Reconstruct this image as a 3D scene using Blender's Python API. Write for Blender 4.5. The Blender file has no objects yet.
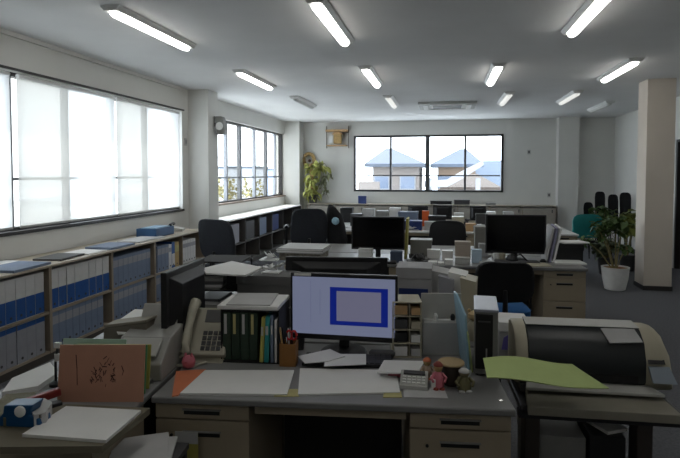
import bpy, bmesh, math, random
from mathutils import Vector, Matrix, Euler
random.seed(7)
PI = math.pi
S = bpy.context.scene
COL = S.collection

# ------------------------------------------------------------------ camera
F_PX, YAW, PITCH, CAM_Z = 539.33, 0.19, 0.0398, 1.55
cam = bpy.data.cameras.new('camera'); cam_o = bpy.data.objects.new('camera', cam); COL.objects.link(cam_o)
cam.sensor_width = 36; cam.lens = 36 * F_PX / 680; cam.shift_y = -34 / 680
cam.clip_start = 0.05; cam.clip_end = 300
cam_o.location = (0, 0, CAM_Z); cam_o.rotation_euler = (PI / 2 - PITCH, 0, YAW)
S.camera = cam_o

# ------------------------------------------------------------------ world
SKY, LAMP, LAMP_DIM = 7.5, 10.5, .9
S.view_settings.view_transform = 'Standard'; S.view_settings.look = 'None'
S.view_settings.gamma = 1; S.view_settings.exposure = 0.0; S.view_settings.use_curve_mapping = False
w = bpy.data.worlds.new('sky'); S.world = w; w.use_nodes = True
nt = w.node_tree; nt.nodes.clear()
o_ = nt.nodes.new('ShaderNodeOutputWorld'); b_ = nt.nodes.new('ShaderNodeBackground')
tc = nt.nodes.new('ShaderNodeTexCoord'); nz = nt.nodes.new('ShaderNodeTexNoise'); nz.inputs['Scale'].default_value = 5.0
nz.inputs['Detail'].default_value = 4
rp = nt.nodes.new('ShaderNodeValToRGB'); rp.color_ramp.elements[0].position = 0.38; rp.color_ramp.elements[1].position = 0.62
rp.color_ramp.elements[0].color = (0.82, 0.90, 1.0, 1); rp.color_ramp.elements[1].color = (0.96, 0.98, 1.0, 1)
nt.links.new(tc.outputs['Generated'], nz.inputs['Vector']); nt.links.new(nz.outputs['Fac'], rp.inputs['Fac'])
nt.links.new(rp.outputs['Color'], b_.inputs['Color']); b_.inputs['Strength'].default_value = SKY
nt.links.new(b_.outputs[0], o_.inputs[0])

sun = bpy.data.lights.new('sun', 'SUN'); sun.energy = 9; sun.angle = math.radians(1.5); sun.color = (1, .98, .95)
sun_o = bpy.data.objects.new('sun', sun); COL.objects.link(sun_o); sun_o.rotation_euler = Vector((-math.cos(math.radians(70)), -.12, math.sin(math.radians(70)))).to_track_quat('Z', 'Y').to_euler()

# ------------------------------------------------------------------ helpers
_cy, _sy = math.cos(YAW), math.sin(YAW)
_F = Vector((-_sy * math.cos(PITCH), _cy * math.cos(PITCH), -math.sin(PITCH))); _R = Vector((_cy, _sy, 0)); _U = _R.cross(_F)
def at(px, py, x=None, y=None, z=None):
    """world point seen at a point of the photograph, on the plane x=, y= or z="""
    d = _F + _R * ((px - 340) / F_PX) - _U * ((py + 34 - 229) / F_PX)
    i, v = (0, x) if x is not None else ((1, y) if y is not None else (2, z))
    o = Vector((0, 0, CAM_Z)); return o + d * ((v - o[i]) / d[i])

_mats = {}
def mat(name, col, rough=0.6, metal=0.0, var=0.06, scale=12, bump=0.0, emit=0, spec=0.5):
    if name in _mats: return _mats[name]
    m = bpy.data.materials.new(name); m.use_nodes = True; n = m.node_tree; p = n.nodes['Principled BSDF']
    c = tuple((v / 255) ** 2.2 for v in col)
    if emit:
        p.inputs['Emission Color'].default_value = (*c, 1); p.inputs['Emission Strength'].default_value = emit
        p.inputs['Base Color'].default_value = (*[v * .2 for v in c], 1)
    else:
        t = n.nodes.new('ShaderNodeTexCoord'); z = n.nodes.new('ShaderNodeTexNoise'); z.inputs['Scale'].default_value = scale
        z.inputs['Detail'].default_value = 5
        r = n.nodes.new('ShaderNodeValToRGB'); r.color_ramp.elements[0].position = .3; r.color_ramp.elements[1].position = .7
        r.color_ramp.elements[0].color = (*[max(0, v * (1 - var)) for v in c], 1)
        r.color_ramp.elements[1].color = (*[min(1, v * (1 + var)) for v in c], 1)
        n.links.new(t.outputs['Object'], z.inputs['Vector']); n.links.new(z.outputs['Fac'], r.inputs['Fac'])
        n.links.new(r.outputs['Color'], p.inputs['Base Color'])
        if bump:
            b = n.nodes.new('ShaderNodeBump'); b.inputs['Strength'].default_value = bump; b.inputs['Distance'].default_value = .01
            z2 = n.nodes.new('ShaderNodeTexNoise'); z2.inputs['Scale'].default_value = scale * 8
            n.links.new(t.outputs['Object'], z2.inputs['Vector'])
            n.links.new(z2.outputs['Fac'], b.inputs['Height']); n.links.new(b.outputs[0], p.inputs['Normal'])
    p.inputs['Roughness'].default_value = rough; p.inputs['Metallic'].default_value = metal
    p.inputs['Specular IOR Level'].default_value = spec
    _mats[name] = m; return m

def glassy(name, tint, gloss=0.04):
    m = bpy.data.materials.new(name); m.use_nodes = True; n = m.node_tree; n.nodes.clear()
    o = n.nodes.new('ShaderNodeOutputMaterial'); t = n.nodes.new('ShaderNodeBsdfTransparent'); t.inputs[0].default_value = (*tint, 1)
    g = n.nodes.new('ShaderNodeBsdfGlossy'); g.inputs['Roughness'].default_value = .03
    x = n.nodes.new('ShaderNodeMixShader'); x.inputs[0].default_value = gloss
    n.links.new(t.outputs[0], x.inputs[1]); n.links.new(g.outputs[0], x.inputs[2]); n.links.new(x.outputs[0], o.inputs[0]); return m

def shade_mat():
    m = bpy.data.materials.new('roller_shade_cloth'); m.use_nodes = True; n = m.node_tree; n.nodes.clear()
    o = n.nodes.new('ShaderNodeOutputMaterial'); tl = n.nodes.new('ShaderNodeBsdfTranslucent'); tl.inputs[0].default_value = (.43, .43, .42, 1)
    df = n.nodes.new('ShaderNodeBsdfDiffuse'); df.inputs[0].default_value = (.7, .7, .68, 1)
    tr = n.nodes.new('ShaderNodeBsdfTransparent'); tr.inputs[0].default_value = (1, 1, 1, 1)
    a = n.nodes.new('ShaderNodeMixShader'); a.inputs[0].default_value = .35; b = n.nodes.new('ShaderNodeMixShader'); b.inputs[0].default_value = .10
    tcn = n.nodes.new('ShaderNodeTexCoord'); wv = n.nodes.new('ShaderNodeTexWave'); wv.bands_direction = 'Z'; wv.inputs['Scale'].default_value = 30
    mx = n.nodes.new('ShaderNodeMath'); mx.operation = 'MULTIPLY_ADD'; mx.inputs[1].default_value = .05; mx.inputs[2].default_value = .10
    n.links.new(tcn.outputs['Object'], wv.inputs['Vector']); n.links.new(wv.outputs['Fac'], mx.inputs[0]); n.links.new(mx.outputs[0], b.inputs[0])
    n.links.new(tl.outputs[0], a.inputs[1]); n.links.new(df.outputs[0], a.inputs[2])
    n.links.new(a.outputs[0], b.inputs[1]); n.links.new(tr.outputs[0], b.inputs[2]); n.links.new(b.outputs[0], o.inputs[0]); return m

class MB:
    def __init__(s): s.v = []; s.f = []; s.m = []
    def add(s, vs, fs, m=0):
        k = len(s.v); s.v += [tuple(v) for v in vs]
        for f in fs: s.f.append([i + k for i in f]); s.m.append(m)
        return s
    def box(s, c, d, rz=0, m=0, rot=None):
        x, y, z = d[0] / 2, d[1] / 2, d[2] / 2
        R = rot.to_matrix() if rot is not None else Matrix.Rotation(rz, 3, 'Z')
        vs = [R @ Vector((a * x, b * y, e * z)) + Vector(c) for e in (-1, 1) for a, b in ((-1, -1), (1, -1), (1, 1), (-1, 1))]
        return s.add(vs, [(3, 2, 1, 0), (4, 5, 6, 7), (0, 1, 5, 4), (1, 2, 6, 5), (2, 3, 7, 6), (3, 0, 4, 7)], m)
    def prism(s, pts, z0, z1, m=0):
        a = sum(pts[i][0] * pts[(i + 1) % len(pts)][1] - pts[(i + 1) % len(pts)][0] * pts[i][1] for i in range(len(pts)))
        if a < 0: pts = pts[::-1]
        n = len(pts); vs = [(p[0], p[1], z0) for p in pts] + [(p[0], p[1], z1) for p in pts]
        return s.add(vs, [tuple(range(n))[::-1], tuple(range(n, 2 * n))] + [(i, (i + 1) % n, n + (i + 1) % n, n + i) for i in range(n)], m)
    def extr(s, pts, d, m=0):
        """closed outline of 3D points pushed along vector d"""
        n = len(pts); pts = [Vector(p) for p in pts]; d = Vector(d)
        return s.add(pts + [p + d for p in pts], [tuple(range(n)), tuple(range(n, 2 * n))[::-1]] + [(i, n + i, n + (i + 1) % n, (i + 1) % n) for i in range(n)], m)
    def tube(s, pts, r, n=8, m=0):
        pts = [Vector(p) for p in pts]; rs = r if isinstance(r, (list, tuple)) else [r] * len(pts); vs = []
        up = Vector((0, 0, 1))
        for i, p in enumerate(pts):
            t = (pts[min(i + 1, len(pts) - 1)] - pts[max(i - 1, 0)]).normalized()
            u = t.cross(up) if abs(t.dot(up)) < .95 else t.cross(Vector((1, 0, 0)))
            u.normalize(); q = t.cross(u)
            vs += [p + (u * math.cos(2 * PI * k / n) + q * math.sin(2 * PI * k / n)) * rs[i] for k in range(n)]
        fs = [(i * n + k, i * n + (k + 1) % n, (i + 1) * n + (k + 1) % n, (i + 1) * n + k) for i in range(len(pts) - 1) for k in range(n)]
        fs += [tuple(range(n))[::-1], tuple(range((len(pts) - 1) * n, len(pts) * n))]
        return s.add(vs, fs, m)
    def lathe(s, prof, c=(0, 0, 0), n=20, m=0, R=None):
        vs = []
        for r, z in prof:
            for k in range(n):
                v = Vector((r * math.cos(2 * PI * k / n), r * math.sin(2 * PI * k / n), z))
                vs.append((R @ v if R else v) + Vector(c))
        fs = [(i * n + k, i * n + (k + 1) % n, (i + 1) * n + (k + 1) % n, (i + 1) * n + k) for i in range(len(prof) - 1) for k in range(n)]
        fs += [tuple(range(n))[::-1], tuple(range((len(prof) - 1) * n, len(prof) * n))]
        return s.add(vs, fs, m)
    def loft(s, sections, m=0):
        n = len(sections[0]); vs = [v for q in sections for v in q]
        fs = [(i * n + k, i * n + (k + 1) % n, (i + 1) * n + (k + 1) % n, (i + 1) * n + k) for i in range(len(sections) - 1) for k in range(n)]
        fs += [tuple(range(n))[::-1], tuple(range((len(sections) - 1) * n, len(sections) * n))]
        return s.add(vs, fs, m)
    def build(s, name, mats, parent=None, bevel=0, smooth=False, loc=None, rz=0, seg=2, fix=True):
        if not isinstance(mats, (list, tuple)): mats = [mats]
        vs = s.v; org = Vector((0, 0, 0))
        if parent is None and loc is None:
            org = Vector(((min(v[0] for v in vs) + max(v[0] for v in vs)) / 2, (min(v[1] for v in vs) + max(v[1] for v in vs)) / 2, min(v[2] for v in vs)))
            vs = [Vector(v) - org for v in vs]
        me = bpy.data.meshes.new(name); me.from_pydata([tuple(v) for v in vs], [], s.f)
        for q in mats: me.materials.append(q)
        for i, p in enumerate(me.polygons): p.material_index = s.m[i]; p.use_smooth = smooth
        if fix:
            b = bmesh.new(); b.from_mesh(me); bmesh.ops.recalc_face_normals(b, faces=b.faces); b.to_mesh(me); b.free()
        o = bpy.data.objects.new(name, me); COL.objects.link(o)
        o.location = loc if loc is not None else org; o.rotation_euler.z = rz
        if parent is not None: o.parent = parent; 
        if bevel:
            q = o.modifiers.new('bevel', 'BEVEL'); q.width = bevel; q.segments = seg; q.limit_method = 'ANGLE'; q.angle_limit = math.radians(40)
        if smooth and bevel == 0:
            q = o.modifiers.new('split', 'EDGE_SPLIT'); q.split_angle = math.radians(50)
        return o

def tag(o, label, cat, group=None, kind=None):
    o['label'] = label; o['category'] = cat
    if group: o['group'] = group
    if kind: o['kind'] = kind
    return o
def thing(name, label, cat, loc=(0, 0, 0), rz=0, group=None):
    o = bpy.data.objects.new(name, None); COL.objects.link(o); o.location = loc; o.rotation_euler.z = rz; o.empty_display_size = .1
    return tag(o, label, cat, group)
def struct(name, mb, m, parent=None, bevel=0, **k):
    o = mb.build(name, m, parent, bevel, loc=(0, 0, 0) if parent is None else None, **k)
    if parent is None: o['kind'] = 'structure'
    return o
def copy_tree(o, parent=None):
    c = o.copy(); COL.objects.link(c)
    if parent is not None: c.parent = parent
    for ch in list(o.children): copy_tree(ch, c)
    return c

# ------------------------------------------------------------------ materials
WALL = mat('wall_paint', (214, 213, 208), .85, var=.02, scale=3, bump=.05)
CEILM = mat('ceiling_paint', (226, 226, 226), .9, var=.03, scale=2, bump=.05)
CARPET = mat('carpet', (92, 93, 97), .95, var=.25, scale=60, bump=.4)
DARKFRAME = mat('dark_window_frame', (52, 50, 50), .5)
GREYFRAME = mat('grey_sash', (120, 122, 126), .45, metal=.3)
WOODSH = mat('shelf_laminate', (150, 138, 122), .5, var=.08, scale=6)
WOODTOP = mat('shelf_top', (168, 158, 142), .45, var=.06, scale=5)
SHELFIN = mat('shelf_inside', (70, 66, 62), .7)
DESKTOP = mat('desk_top', (122, 122, 122), .4, var=.05)
DESKB = mat('desk_beige', (158, 146, 126), .5, var=.03)
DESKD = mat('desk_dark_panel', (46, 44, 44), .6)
BLACK = mat('black_plastic', (30, 30, 33), .45)
BLACKM = mat('black_matte', (24, 24, 26), .75)
DGREY = mat('dark_grey_plastic', (66, 66, 68), .5)
GREY = mat('grey_plastic', (128, 128, 126), .5)
LGREY = mat('light_grey_plastic', (176, 176, 172), .5)
CREAM = mat('cream_plastic', (178, 172, 152), .45)
WHITE = mat('white_plastic', (222, 222, 220), .45)
PAPER = mat('paper', (226, 226, 224), .8, var=.02, bump=.03)
PAPERG = mat('grey_paper', (178, 178, 178), .8, var=.05)
PAPERY = mat('yellowed_paper', (180, 172, 120), .8, var=.1)
BLUE = mat('file_blue', (38, 84, 150), .5, var=.05)
DBLUE = mat('file_dark_blue', (34, 52, 104), .55)
FBLUEGREY = mat('file_blue_grey', (112, 126, 150), .6)
FWHITE = mat('file_white', (206, 206, 206), .6)
FGREY = mat('file_grey', (150, 152, 160), .6)
TAN = mat('tan_card', (176, 150, 96), .7)
CARD = mat('cardboard', (140, 128, 106), .8, var=.1)
GREEN = mat('file_dark_green', (40, 58, 46), .6)
PHONEC = mat('phone_cream', (170, 166, 150), .45)
TEAL = mat('teal_plastic', (44, 140, 140), .5)
SKIN = mat('straw', (176, 148, 100), .8, var=.25, scale=40)
WOOD = mat('pale_wood', (186, 152, 110), .6, var=.15, scale=20)
BROWN = mat('brown_wood', (140, 96, 48), .6, var=.1)
LEAFY = mat('yellow_green_leaf', (172, 174, 100), .6, var=.35, scale=9)
LEAFD = mat('dark_leaf', (70, 92, 48), .6, var=.3, scale=9)
STEM = mat('stem', (128, 120, 82), .7)
RED = mat('red_plastic', (190, 36, 36), .4)
PINK = mat('pink_ceramic', (196, 110, 124), .4)
ORANGE = mat('orange_card', (184, 136, 114), .7, var=.06)
LORANGE = mat('orange_file', (200, 116, 80), .6)
LIME = mat('lime_paper', (180, 198, 130), .7, var=.04)
GREENF = mat('green_folder', (84, 142, 98), .6)
YELLOWF = mat('yellow_folder', (172, 164, 84), .6)
FABRIC = mat('charcoal_fabric', (44, 47, 54), .9, var=.15, scale=60, bump=.2)
FABRICB = mat('blue_fabric', (24, 86, 142), .85, var=.1, scale=60)
FABRICK = mat('black_fabric', (22, 23, 26), .9, var=.15, scale=60)
CHROME = mat('chrome', (190, 190, 190), .2, metal=1)
INK = mat('ink', (60, 30, 34), .8)
VIOLET = mat('violet_print', (108, 100, 176), .6)
PALEBLUE = mat('pale_blue_plastic', (150, 186, 206), .4)
LENS = mat('lamp_diffuser_lit', (255, 253, 246), emit=LAMP)
LENSD = mat('lamp_diffuser_faint', (235, 235, 230), emit=LAMP_DIM)
LENSO = mat('lamp_diffuser_off', (200, 200, 196), .5)
GLASS = glassy('window_glass', (.92, .95, .97))
GLASSG = glassy('window_glass_double', (.66, .67, .66))
SHADE = shade_mat()

# ------------------------------------------------------------------ room shell
H, WX, D, RX, YB = 2.79, -3.74, 12.86, 3.7, -2.6
TH = .22
struct('floor', MB().box(((WX + RX) / 2, (D + YB) / 2, -.05), (RX - WX + .6, D - YB + .6, .1)), CARPET)
struct('ceiling', MB().box(((WX + RX) / 2, (D + YB) / 2, H + .06), (RX - WX + .6, D - YB + .6, .12)), CEILM)
# left wall with two window openings
W1 = (2.62, 7.29, 1.03, 2.455); W2 = (8.05, 12.45, 1.03, 2.49)
m = MB()
def wl(y0, y1, z0, z1): m.box((WX - TH / 2, (y0 + y1) / 2, (z0 + z1) / 2), (TH, y1 - y0, z1 - z0))
wl(YB, W1[0], 0, H); wl(W1[1], W2[0], 0, H); wl(W2[1], D + .2, 0, H)
wl(W1[0], W1[1], 0, W1[2]); wl(W1[0], W1[1], W1[3], H); wl(W2[0], W2[1], 0, W2[2]); wl(W2[0], W2[1], W2[3], H)
struct('wall_left', m, WALL)
W3 = (-2.13, 1.335, 1.12, 2.455)
m = MB()
def wb(x0, x1, z0, z1): m.box(((x0 + x1) / 2, D + TH / 2, (z0 + z1) / 2), (x1 - x0, TH, z1 - z0))
wb(WX, W3[0], 0, H); wb(W3[1], RX + .2, 0, H); wb(W3[0], W3[1], 0, W3[2]); wb(W3[0], W3[1], W3[3], H)
struct('wall_back', m, WALL)
m = MB()
for y0, y1, z0 in ((YB, 8.45, 0), (8.45, 9.66, 2.1), (9.66, D + .2, 0)): m.box((RX + TH / 2, (y0 + y1) / 2, (z0 + H) / 2), (TH, y1 - y0, H - z0))
struct('wall_right', m, WALL)
struct('wall_front', MB().box(((WX + RX) / 2, YB - .1, H / 2), (RX - WX + .6, .2, H)), WALL)
# doorway in the right wall, its unlit space painted as a dark panel
m = MB(); m.box((RX + .10, 9.055, 1.05), (.05, 1.2, 2.1))
door = struct('doorway_1', m, mat('doorway_dark', (34, 28, 24), .5))
m = MB(); m.box((RX + .08, 8.47, 1.05), (.14, .04, 2.1)).box((RX + .08, 9.64, 1.05), (.14, .04, 2.1)).box((RX + .08, 9.055, 2.08), (.14, 1.13, .04))
m.build('door_frame', DARKFRAME, door)
MB().tube([(RX + .07, 8.62, 1.0), (RX + .03, 8.62, 1.0), (RX + .03, 8.74, 1.0)], .01).build('door_handle', CHROME, door)
# columns
struct('wall_column', MB().box(((WX - 3.42) / 2, 7.655, H / 2), (WX * -1 - 3.42, .35, H)), WALL)
struct('wall_corner', MB().box(((WX - 3.38) / 2, 12.655, H / 2), (-WX - 3.38, .41, H)), WALL)
struct('wall_rear', MB().box((2.69, 12.73, H / 2), (.42, .26, H)), WALL)
PIL = mat('pillar_paint', (206, 196, 184), .85, var=.03, scale=3)
struct('wall_pillar', MB().box((2.79, 7.93, H / 2), (.34, .34, H)), PIL)
struct('baseboard_pillar', MB().box((2.79, 7.93, .03), (.36, .36, .06)), DARKFRAME)
struct('baseboard_right', MB().box((RX - .01, 11.2, .03), (.02, 3.0, .06)), DARKFRAME)
struct('baseboard_back', MB().box((3.3, D - .01, .03), (.78, .02, .06)), DARKFRAME)
struct('trim_1', MB().box((WX + .015, 2.6, H - .02), (.03, 9.4, .04)), WALL)

# window 1: frames, sashes, shades
def window(name, axis, a0, a1, z0, z1, pos, mull, transom, outfr, sash, panes, depth=.09, fr=.035):
    """axis 'y' (left wall) or 'x' (back wall); pos is the plane of the frame"""
    def bx(mm, u0, u1, v0, v1, p0, p1):
        if axis == 'y': mm.box(((p0 + p1) / 2, (u0 + u1) / 2, (v0 + v1) / 2), (abs(p1 - p0), u1 - u0, v1 - v0))
        else: mm.box(((u0 + u1) / 2, (p0 + p1) / 2, (v0 + v1) / 2), (u1 - u0, abs(p1 - p0), v1 - v0))
    mm = MB(); g = depth
    sgn = -1 if axis == 'y' else 1
    p0, p1 = pos, pos + sgn * g
    bx(mm, a0, a1, z0, z0 + fr, p0, p1); bx(mm, a0, a1, z1 - fr, z1, p0, p1); bx(mm, a0, a0 + fr, z0 + fr, z1 - fr, p0, p1); bx(mm, a1 - fr, a1, z0 + fr, z1 - fr, p0, p1)
    root = struct(name, mm, outfr)
    edges = [a0 + fr] + [q[0] for q in mull] + [a1 - fr]
    for c, wd in mull:
        mm = MB(); bx(mm, c - wd / 2, c + wd / 2, z0 + fr, z1 - fr, p0 + sgn * .015, p1 - sgn * .015); mm.build('mullion', sash, root)
    for i in range(len(edges) - 1):
        if transom:
            mm = MB(); bx(mm, edges[i] + .02, edges[i + 1] - .02, transom - .014, transom + .014, p0 + sgn * .03, p0 + sgn * .06); mm.build('transom_bar', sash, root)
        mm = MB(); bx(mm, edges[i], edges[i + 1], z0 + fr, z1 - fr, p0 + sgn * .04, p0 + sgn * .046); mm.build('pane', panes[i % len(panes)], root)
    return root
PXW = WX - .06
w1 = window('window_1', 'y', *W1, PXW, [(3.45, .05), (4.19, .07), (4.95, .05), (5.71, .07), (6.46, .05)], 1.5, DARKFRAME, GREYFRAME, [GLASSG, GLASS])
w2 = window('window_2', 'y', *W2, PXW, [(9.13, .06), (9.79, .10), (10.6, .06), (11.33, .10), (11.99, .06)], 1.475, DARKFRAME, GREYFRAME, [GLASS, GLASSG])
w3 = window('window_3', 'x', *W3, D - .02, [(-1.243, .05), (-.376, .10), (.484, .05)], 1.5, DARKFRAME, mat('mid_grey_sash', (86, 86, 88), .5), [GLASS], fr=.045)
struct('trim_2', MB().box((WX - .03, 4.955, 1.02), (.10, 4.7, .03)), DARKFRAME)
struct('trim_3', MB().box((WX - .03, 10.25, 1.02), (.10, 4.4, .03)), mat('brown_sill', (120, 104, 92), .5))
struct('trim_4', MB().box((WX + .01, 4.955, 2.47), (.02, 4.76, .02)), DARKFRAME)
for i, (a, b, lab) in enumerate(((2.66, 4.15, 'white roller shade nearest the viewer, half out of frame'), (4.225, 5.70, 'middle white roller shade lowered over the long window'), (5.72, 7.25, 'white roller shade nearest the wall column'))):
    t = thing('roller_shade', lab, 'blind', (WX - .02, (a + b) / 2, 1.06), 0, 'roller shades of the long window')
    mm = MB(); n = 12
    sec = [[(-.001 + .004 * math.sin(k * .9), -(b - a) / 2 + (b - a) * k / n, z) for k in range(n + 1)] for z in (0.01, 1.36)]
    vs = sec[0] + sec[1]; mm.add(vs, [(k, k + 1, n + 2 + k, n + 1 + k) for k in range(n)]); mm.build('shade_cloth', SHADE, t, fix=False)
    MB().tube([(0, -(b - a) / 2 + .01, 1.365), (0, (b - a) / 2 - .01, 1.365)], .018, 10).build('roller_tube', WHITE, t)
    MB().box((0, 0, .005), (.012, b - a - .01, .018)).build('hem_bar', LGREY, t)
# portals guide the daylight through the openings
for nm, loc, rot, sx, sy in (('portal_1', (WX - .3, 4.955, 1.74), (0, -PI / 2, 0), 1.43, 4.67), ('portal_2', (WX - .3, 10.25, 1.76), (0, -PI / 2, 0), 1.46, 4.4),
                             ('portal_3', (-.4, D + .3, 1.79), (-PI / 2, 0, 0), 3.46, 1.33)):
    L = bpy.data.lights.new(nm, 'AREA'); L.shape = 'RECTANGLE'; L.size = sx; L.size_y = sy; L.cycles.is_portal = True
    lo = bpy.data.objects.new(nm, L); COL.objects.link(lo); lo.location = loc; lo.rotation_euler = rot

# ------------------------------------------------------------------ outside
GR = mat('outside_ground', (200, 202, 202), .9, var=.2, scale=.3)
o = struct('ground_outside', MB().box((-10, 40, -3.9), (160, 110, .1)), GR)
ROOFG = mat('grey_tile_roof', (62, 70, 82), .8, var=.15, scale=3)
ROOFP = mat('pale_roof', (66, 72, 82), .8, var=.1, scale=3)
HWALL = mat('house_wall', (104, 98, 94), .85, var=.05, scale=1)
HWALL2 = mat('house_wall_tan', (100, 86, 74), .85, var=.05, scale=1)
def house(label, x0, x1, y, dep, z_e, z_r, ridge, wall, roof, over=.5, zb=-3.85):
    cx = (x0 + x1) / 2; t = thing('house', label, 'house', (cx, y + dep / 2, zb), 0, 'houses beyond the back window')
    hw, hd = (x1 - x0) / 2, dep / 2; e = z_e - zb; r = z_r - zb
    MB().box((0, 0, e / 2), (2 * hw - 2 * over, dep - 2 * over, e)).build('wall', wall, t)
    rc = ridge - cx; rl = hw * .12
    m = MB(); m.add([(-hw, -hd, e), (hw, -hd, e), (hw, hd, e), (-hw, hd, e), (rc - rl, 0, r), (rc + rl, 0, r), (-hw, -hd, e - .2), (hw, -hd, e - .2), (hw, hd, e - .2), (-hw, hd, e - .2)],
          [(0, 1, 5, 4), (1, 2, 5), (2, 3, 4, 5), (3, 0, 4), (6, 7, 1, 0), (7, 8, 2, 1), (8, 9, 3, 2), (9, 6, 0, 3), (9, 8, 7, 6)]); m.build('roof', roof, t)
    for k in (-.45, .4):
        f = MB().box((hw * k, -hd + over - .02, e - 1.2), (1.0, .08, .9)).build('window', GREYFRAME, t)
        MB().box((hw * k, -hd + over - .07, e - 1.2), (.86, .03, .76)).build('pane', mat('house_pane', (86, 96, 112), .2), f)
    return t
def X(px, y): return at(px, 170, y=y).x
def Z(py, y, px=430): return at(px, py, y=y).z
house('pale house with a low grey hipped roof seen through the first panes', X(364, 34), X(426, 34), 34, 8, Z(163.5, 34), Z(148, 38), X(389, 38), HWALL, ROOFP)
house('house with a steep grey roof, furthest of the pair on the far panes', X(430, 36), X(484, 36), 36, 7, Z(164, 36), Z(149, 39.5), X(463, 39.5), HWALL2, ROOFG)
house('nearer tan house with a low roof before the last two panes', X(440, 26), X(502, 26), 26, 6, Z(187, 26), Z(174, 29), X(474, 29), HWALL2, mat('tan_roof', (62, 54, 48), .8))
m = MB(); a, b = at(424, 190, y=24), at(486, 161, y=27); 
m.extr([at(424, 187, y=24.5), at(424, 181, y=24.5), at(447, 180, y=24.5), at(468, 168, y=24.5), at(483, 161, y=24.5), at(484, 165, y=24.5), at(462, 179, y=24.5), at(447, 187, y=24.5)], (0, .8, 0))
for q in (430, 478): p = at(q, 178, y=24.9); m.box((p.x, 24.9, (p.z - 3.85) / 2), (.2, .2, p.z + 3.85))
tag(m.build('carport_roof', mat('white_roof', (120, 122, 126), .6)), 'white sloping roof crossing before the tan house outside', 'roof')
m = MB(); p = at(492, 171, y=46); m.box((p.x, 46, (p.z - 3.85) / 2 + .4), (5, 4, p.z + 3.85 + .8)); tag(m.build('warehouse', mat('blue_steel', (98, 108, 122), .7)), 'pale blue building far behind the last pane', 'building')
m = MB().box((X(369, 30), 30, -1.4 + .0), (1.2, .3, 5)); tag(m.build('chimney_block', HWALL), 'narrow pale wall standing before the pale house', 'wall')
for px, c, lab, kx in ((236, (110, 112, 116), 'pale block of flats outside the side window', 60), (262, (92, 100, 114), 'bluish block of flats further along outside', 75)):
    p = at(px, 180, x=-kx * .4); t = thing('apartment_block', lab, 'building', (p.x, p.y, -3.85))
    MB().box((0, 0, 3.0), (6, 5, 6.0)).build('wall', mat('flat_wall_%d' % px, tuple(v * 1.35 for v in c), .8), t)
    MB().box((0, 0, 6.1), (6.3, 5.3, .25)).build('roof', ROOFP, t)
for px, X_ in ((226, -12), (251, -12.5)):
    p = at(px, 192, x=X_); m = MB(); rr = random.Random(px)
    for k in range(260):
        a, b, c = rr.gauss(0, .5), rr.gauss(0, .55), rr.gauss(0, .45); q = Vector((p.x + a, p.y + b, p.z + c)); u = Vector((rr.uniform(-1, 1), rr.uniform(-1, 1), rr.uniform(-1, 1))).normalized() * .13; v = u.cross(Vector((0, .3, 1))).normalized() * .1
        m.add([q - u, q - v, q + u, q + v], [(0, 1, 2, 3)])
    t = thing('yellow_tree', 'yellow-leaved tree outside the first clear pane' if px < 240 else 'yellow-leaved tree outside the middle clear pane', 'tree', (0, 0, 0))
    m.build('foliage', mat('yellow_leaf', (112, 104, 66), .7, var=.3), t, fix=False); MB().tube([(p.x, p.y, -3.85), (p.x, p.y, p.z)], [.12, .05]).build('trunk', STEM, t)

# ------------------------------------------------------------------ ceiling lamps
def lamp(x, y0, y1, lens, label, dx=.0):
    y = (y0 + y1) / 2; L = 1.25; t = thing('ceiling_lamp', label, 'ceiling light', (x, y, H), 0, 'ceiling lamps')
    m = MB(); m.loft([[(s * .078, q, 0), (s * .078, q, -.012), (s * .05, q, -.040), (-s * .05, q, -.040), (-s * .078, q, -.012), (-s * .078, q, 0)] for s, q in ((1, -L / 2), (1, L / 2))]); m.build('housing', WHITE, t)
    m = MB(); sec = []
    for q, r in ((-L / 2 + .02, .4), (-L / 2 + .05, .8), (-L / 2 + .09, 1), (L / 2 - .09, 1), (L / 2 - .05, .8), (L / 2 - .02, .4)):
        sec.append([(.046 * r * math.cos(a), q, -.040 - .035 * math.sin(a) * (.5 + .5 * r)) for a in [PI * k / 8 for k in range(9)]])
    m.loft(sec); m.build('diffuser', lens, t, smooth=True)
    return t
for x, y, ln, lab in ((-2.42, 4.25, LENS, 'lit ceiling lamp nearest the long shaded window'), (-2.41, 6.75, LENS, 'second lit lamp in the row by the left wall, before the column'),
                  (-.90, 4.36, LENS, 'lit ceiling lamp above the front desk with the monitor'), (-.90, 6.82, LENS, 'lit ceiling lamp at mid ceiling, behind the one above the front desk'),
                  (1.07, 4.40, LENS, 'lit lamp cut by the top edge above the plotter'), (.60, 6.95, LENS, 'short-looking lit lamp near the middle of the ceiling above the far monitor'),
                  (2.02, 6.95, LENS, 'lit lamp nearest the square pillar'), (-2.36, 9.0, LENSO, 'unlit lamp above the far end of the side window'),
                  (-.88, 9.2, LENSD, 'faint lamp beside the ceiling air conditioner'), (.98, 9.2, LENSD, 'faint lamp between the air conditioner and the pillar'),
                  (1.96, 9.25, LENSD, 'dim lamp behind the one nearest the pillar'), (2.79, 10.6, LENSO, 'unlit lamp near the right rear corner')):
    lamp(x, y - .6, y + .6, ln, lab)
for x, l in ((-.90, 'added unseen lit ceiling lamp overhead, between the front desk and the viewer'), (1.07, 'added unseen lit ceiling lamp overhead on the plotter side')):  # unseen lamps carrying on the row grid, added to brighten the foreground
    lamp(x, 1.3, 2.5, LENS, l); lamp(x, -1.3, -.1, LENS, l.replace('overhead', 'behind the viewer'))
t = thing('ceiling_air_conditioner', 'square white ceiling air conditioner panel in the far ceiling', 'air conditioner', (.05, 9.95, H))
MB().box((0, 0, -.02), (1.0, .9, .04)).build('panel', LGREY, t, .01)
MB().box((0, 0, -.042), (.5, .5, .01)).build('intake_grille', DGREY, t)
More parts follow.
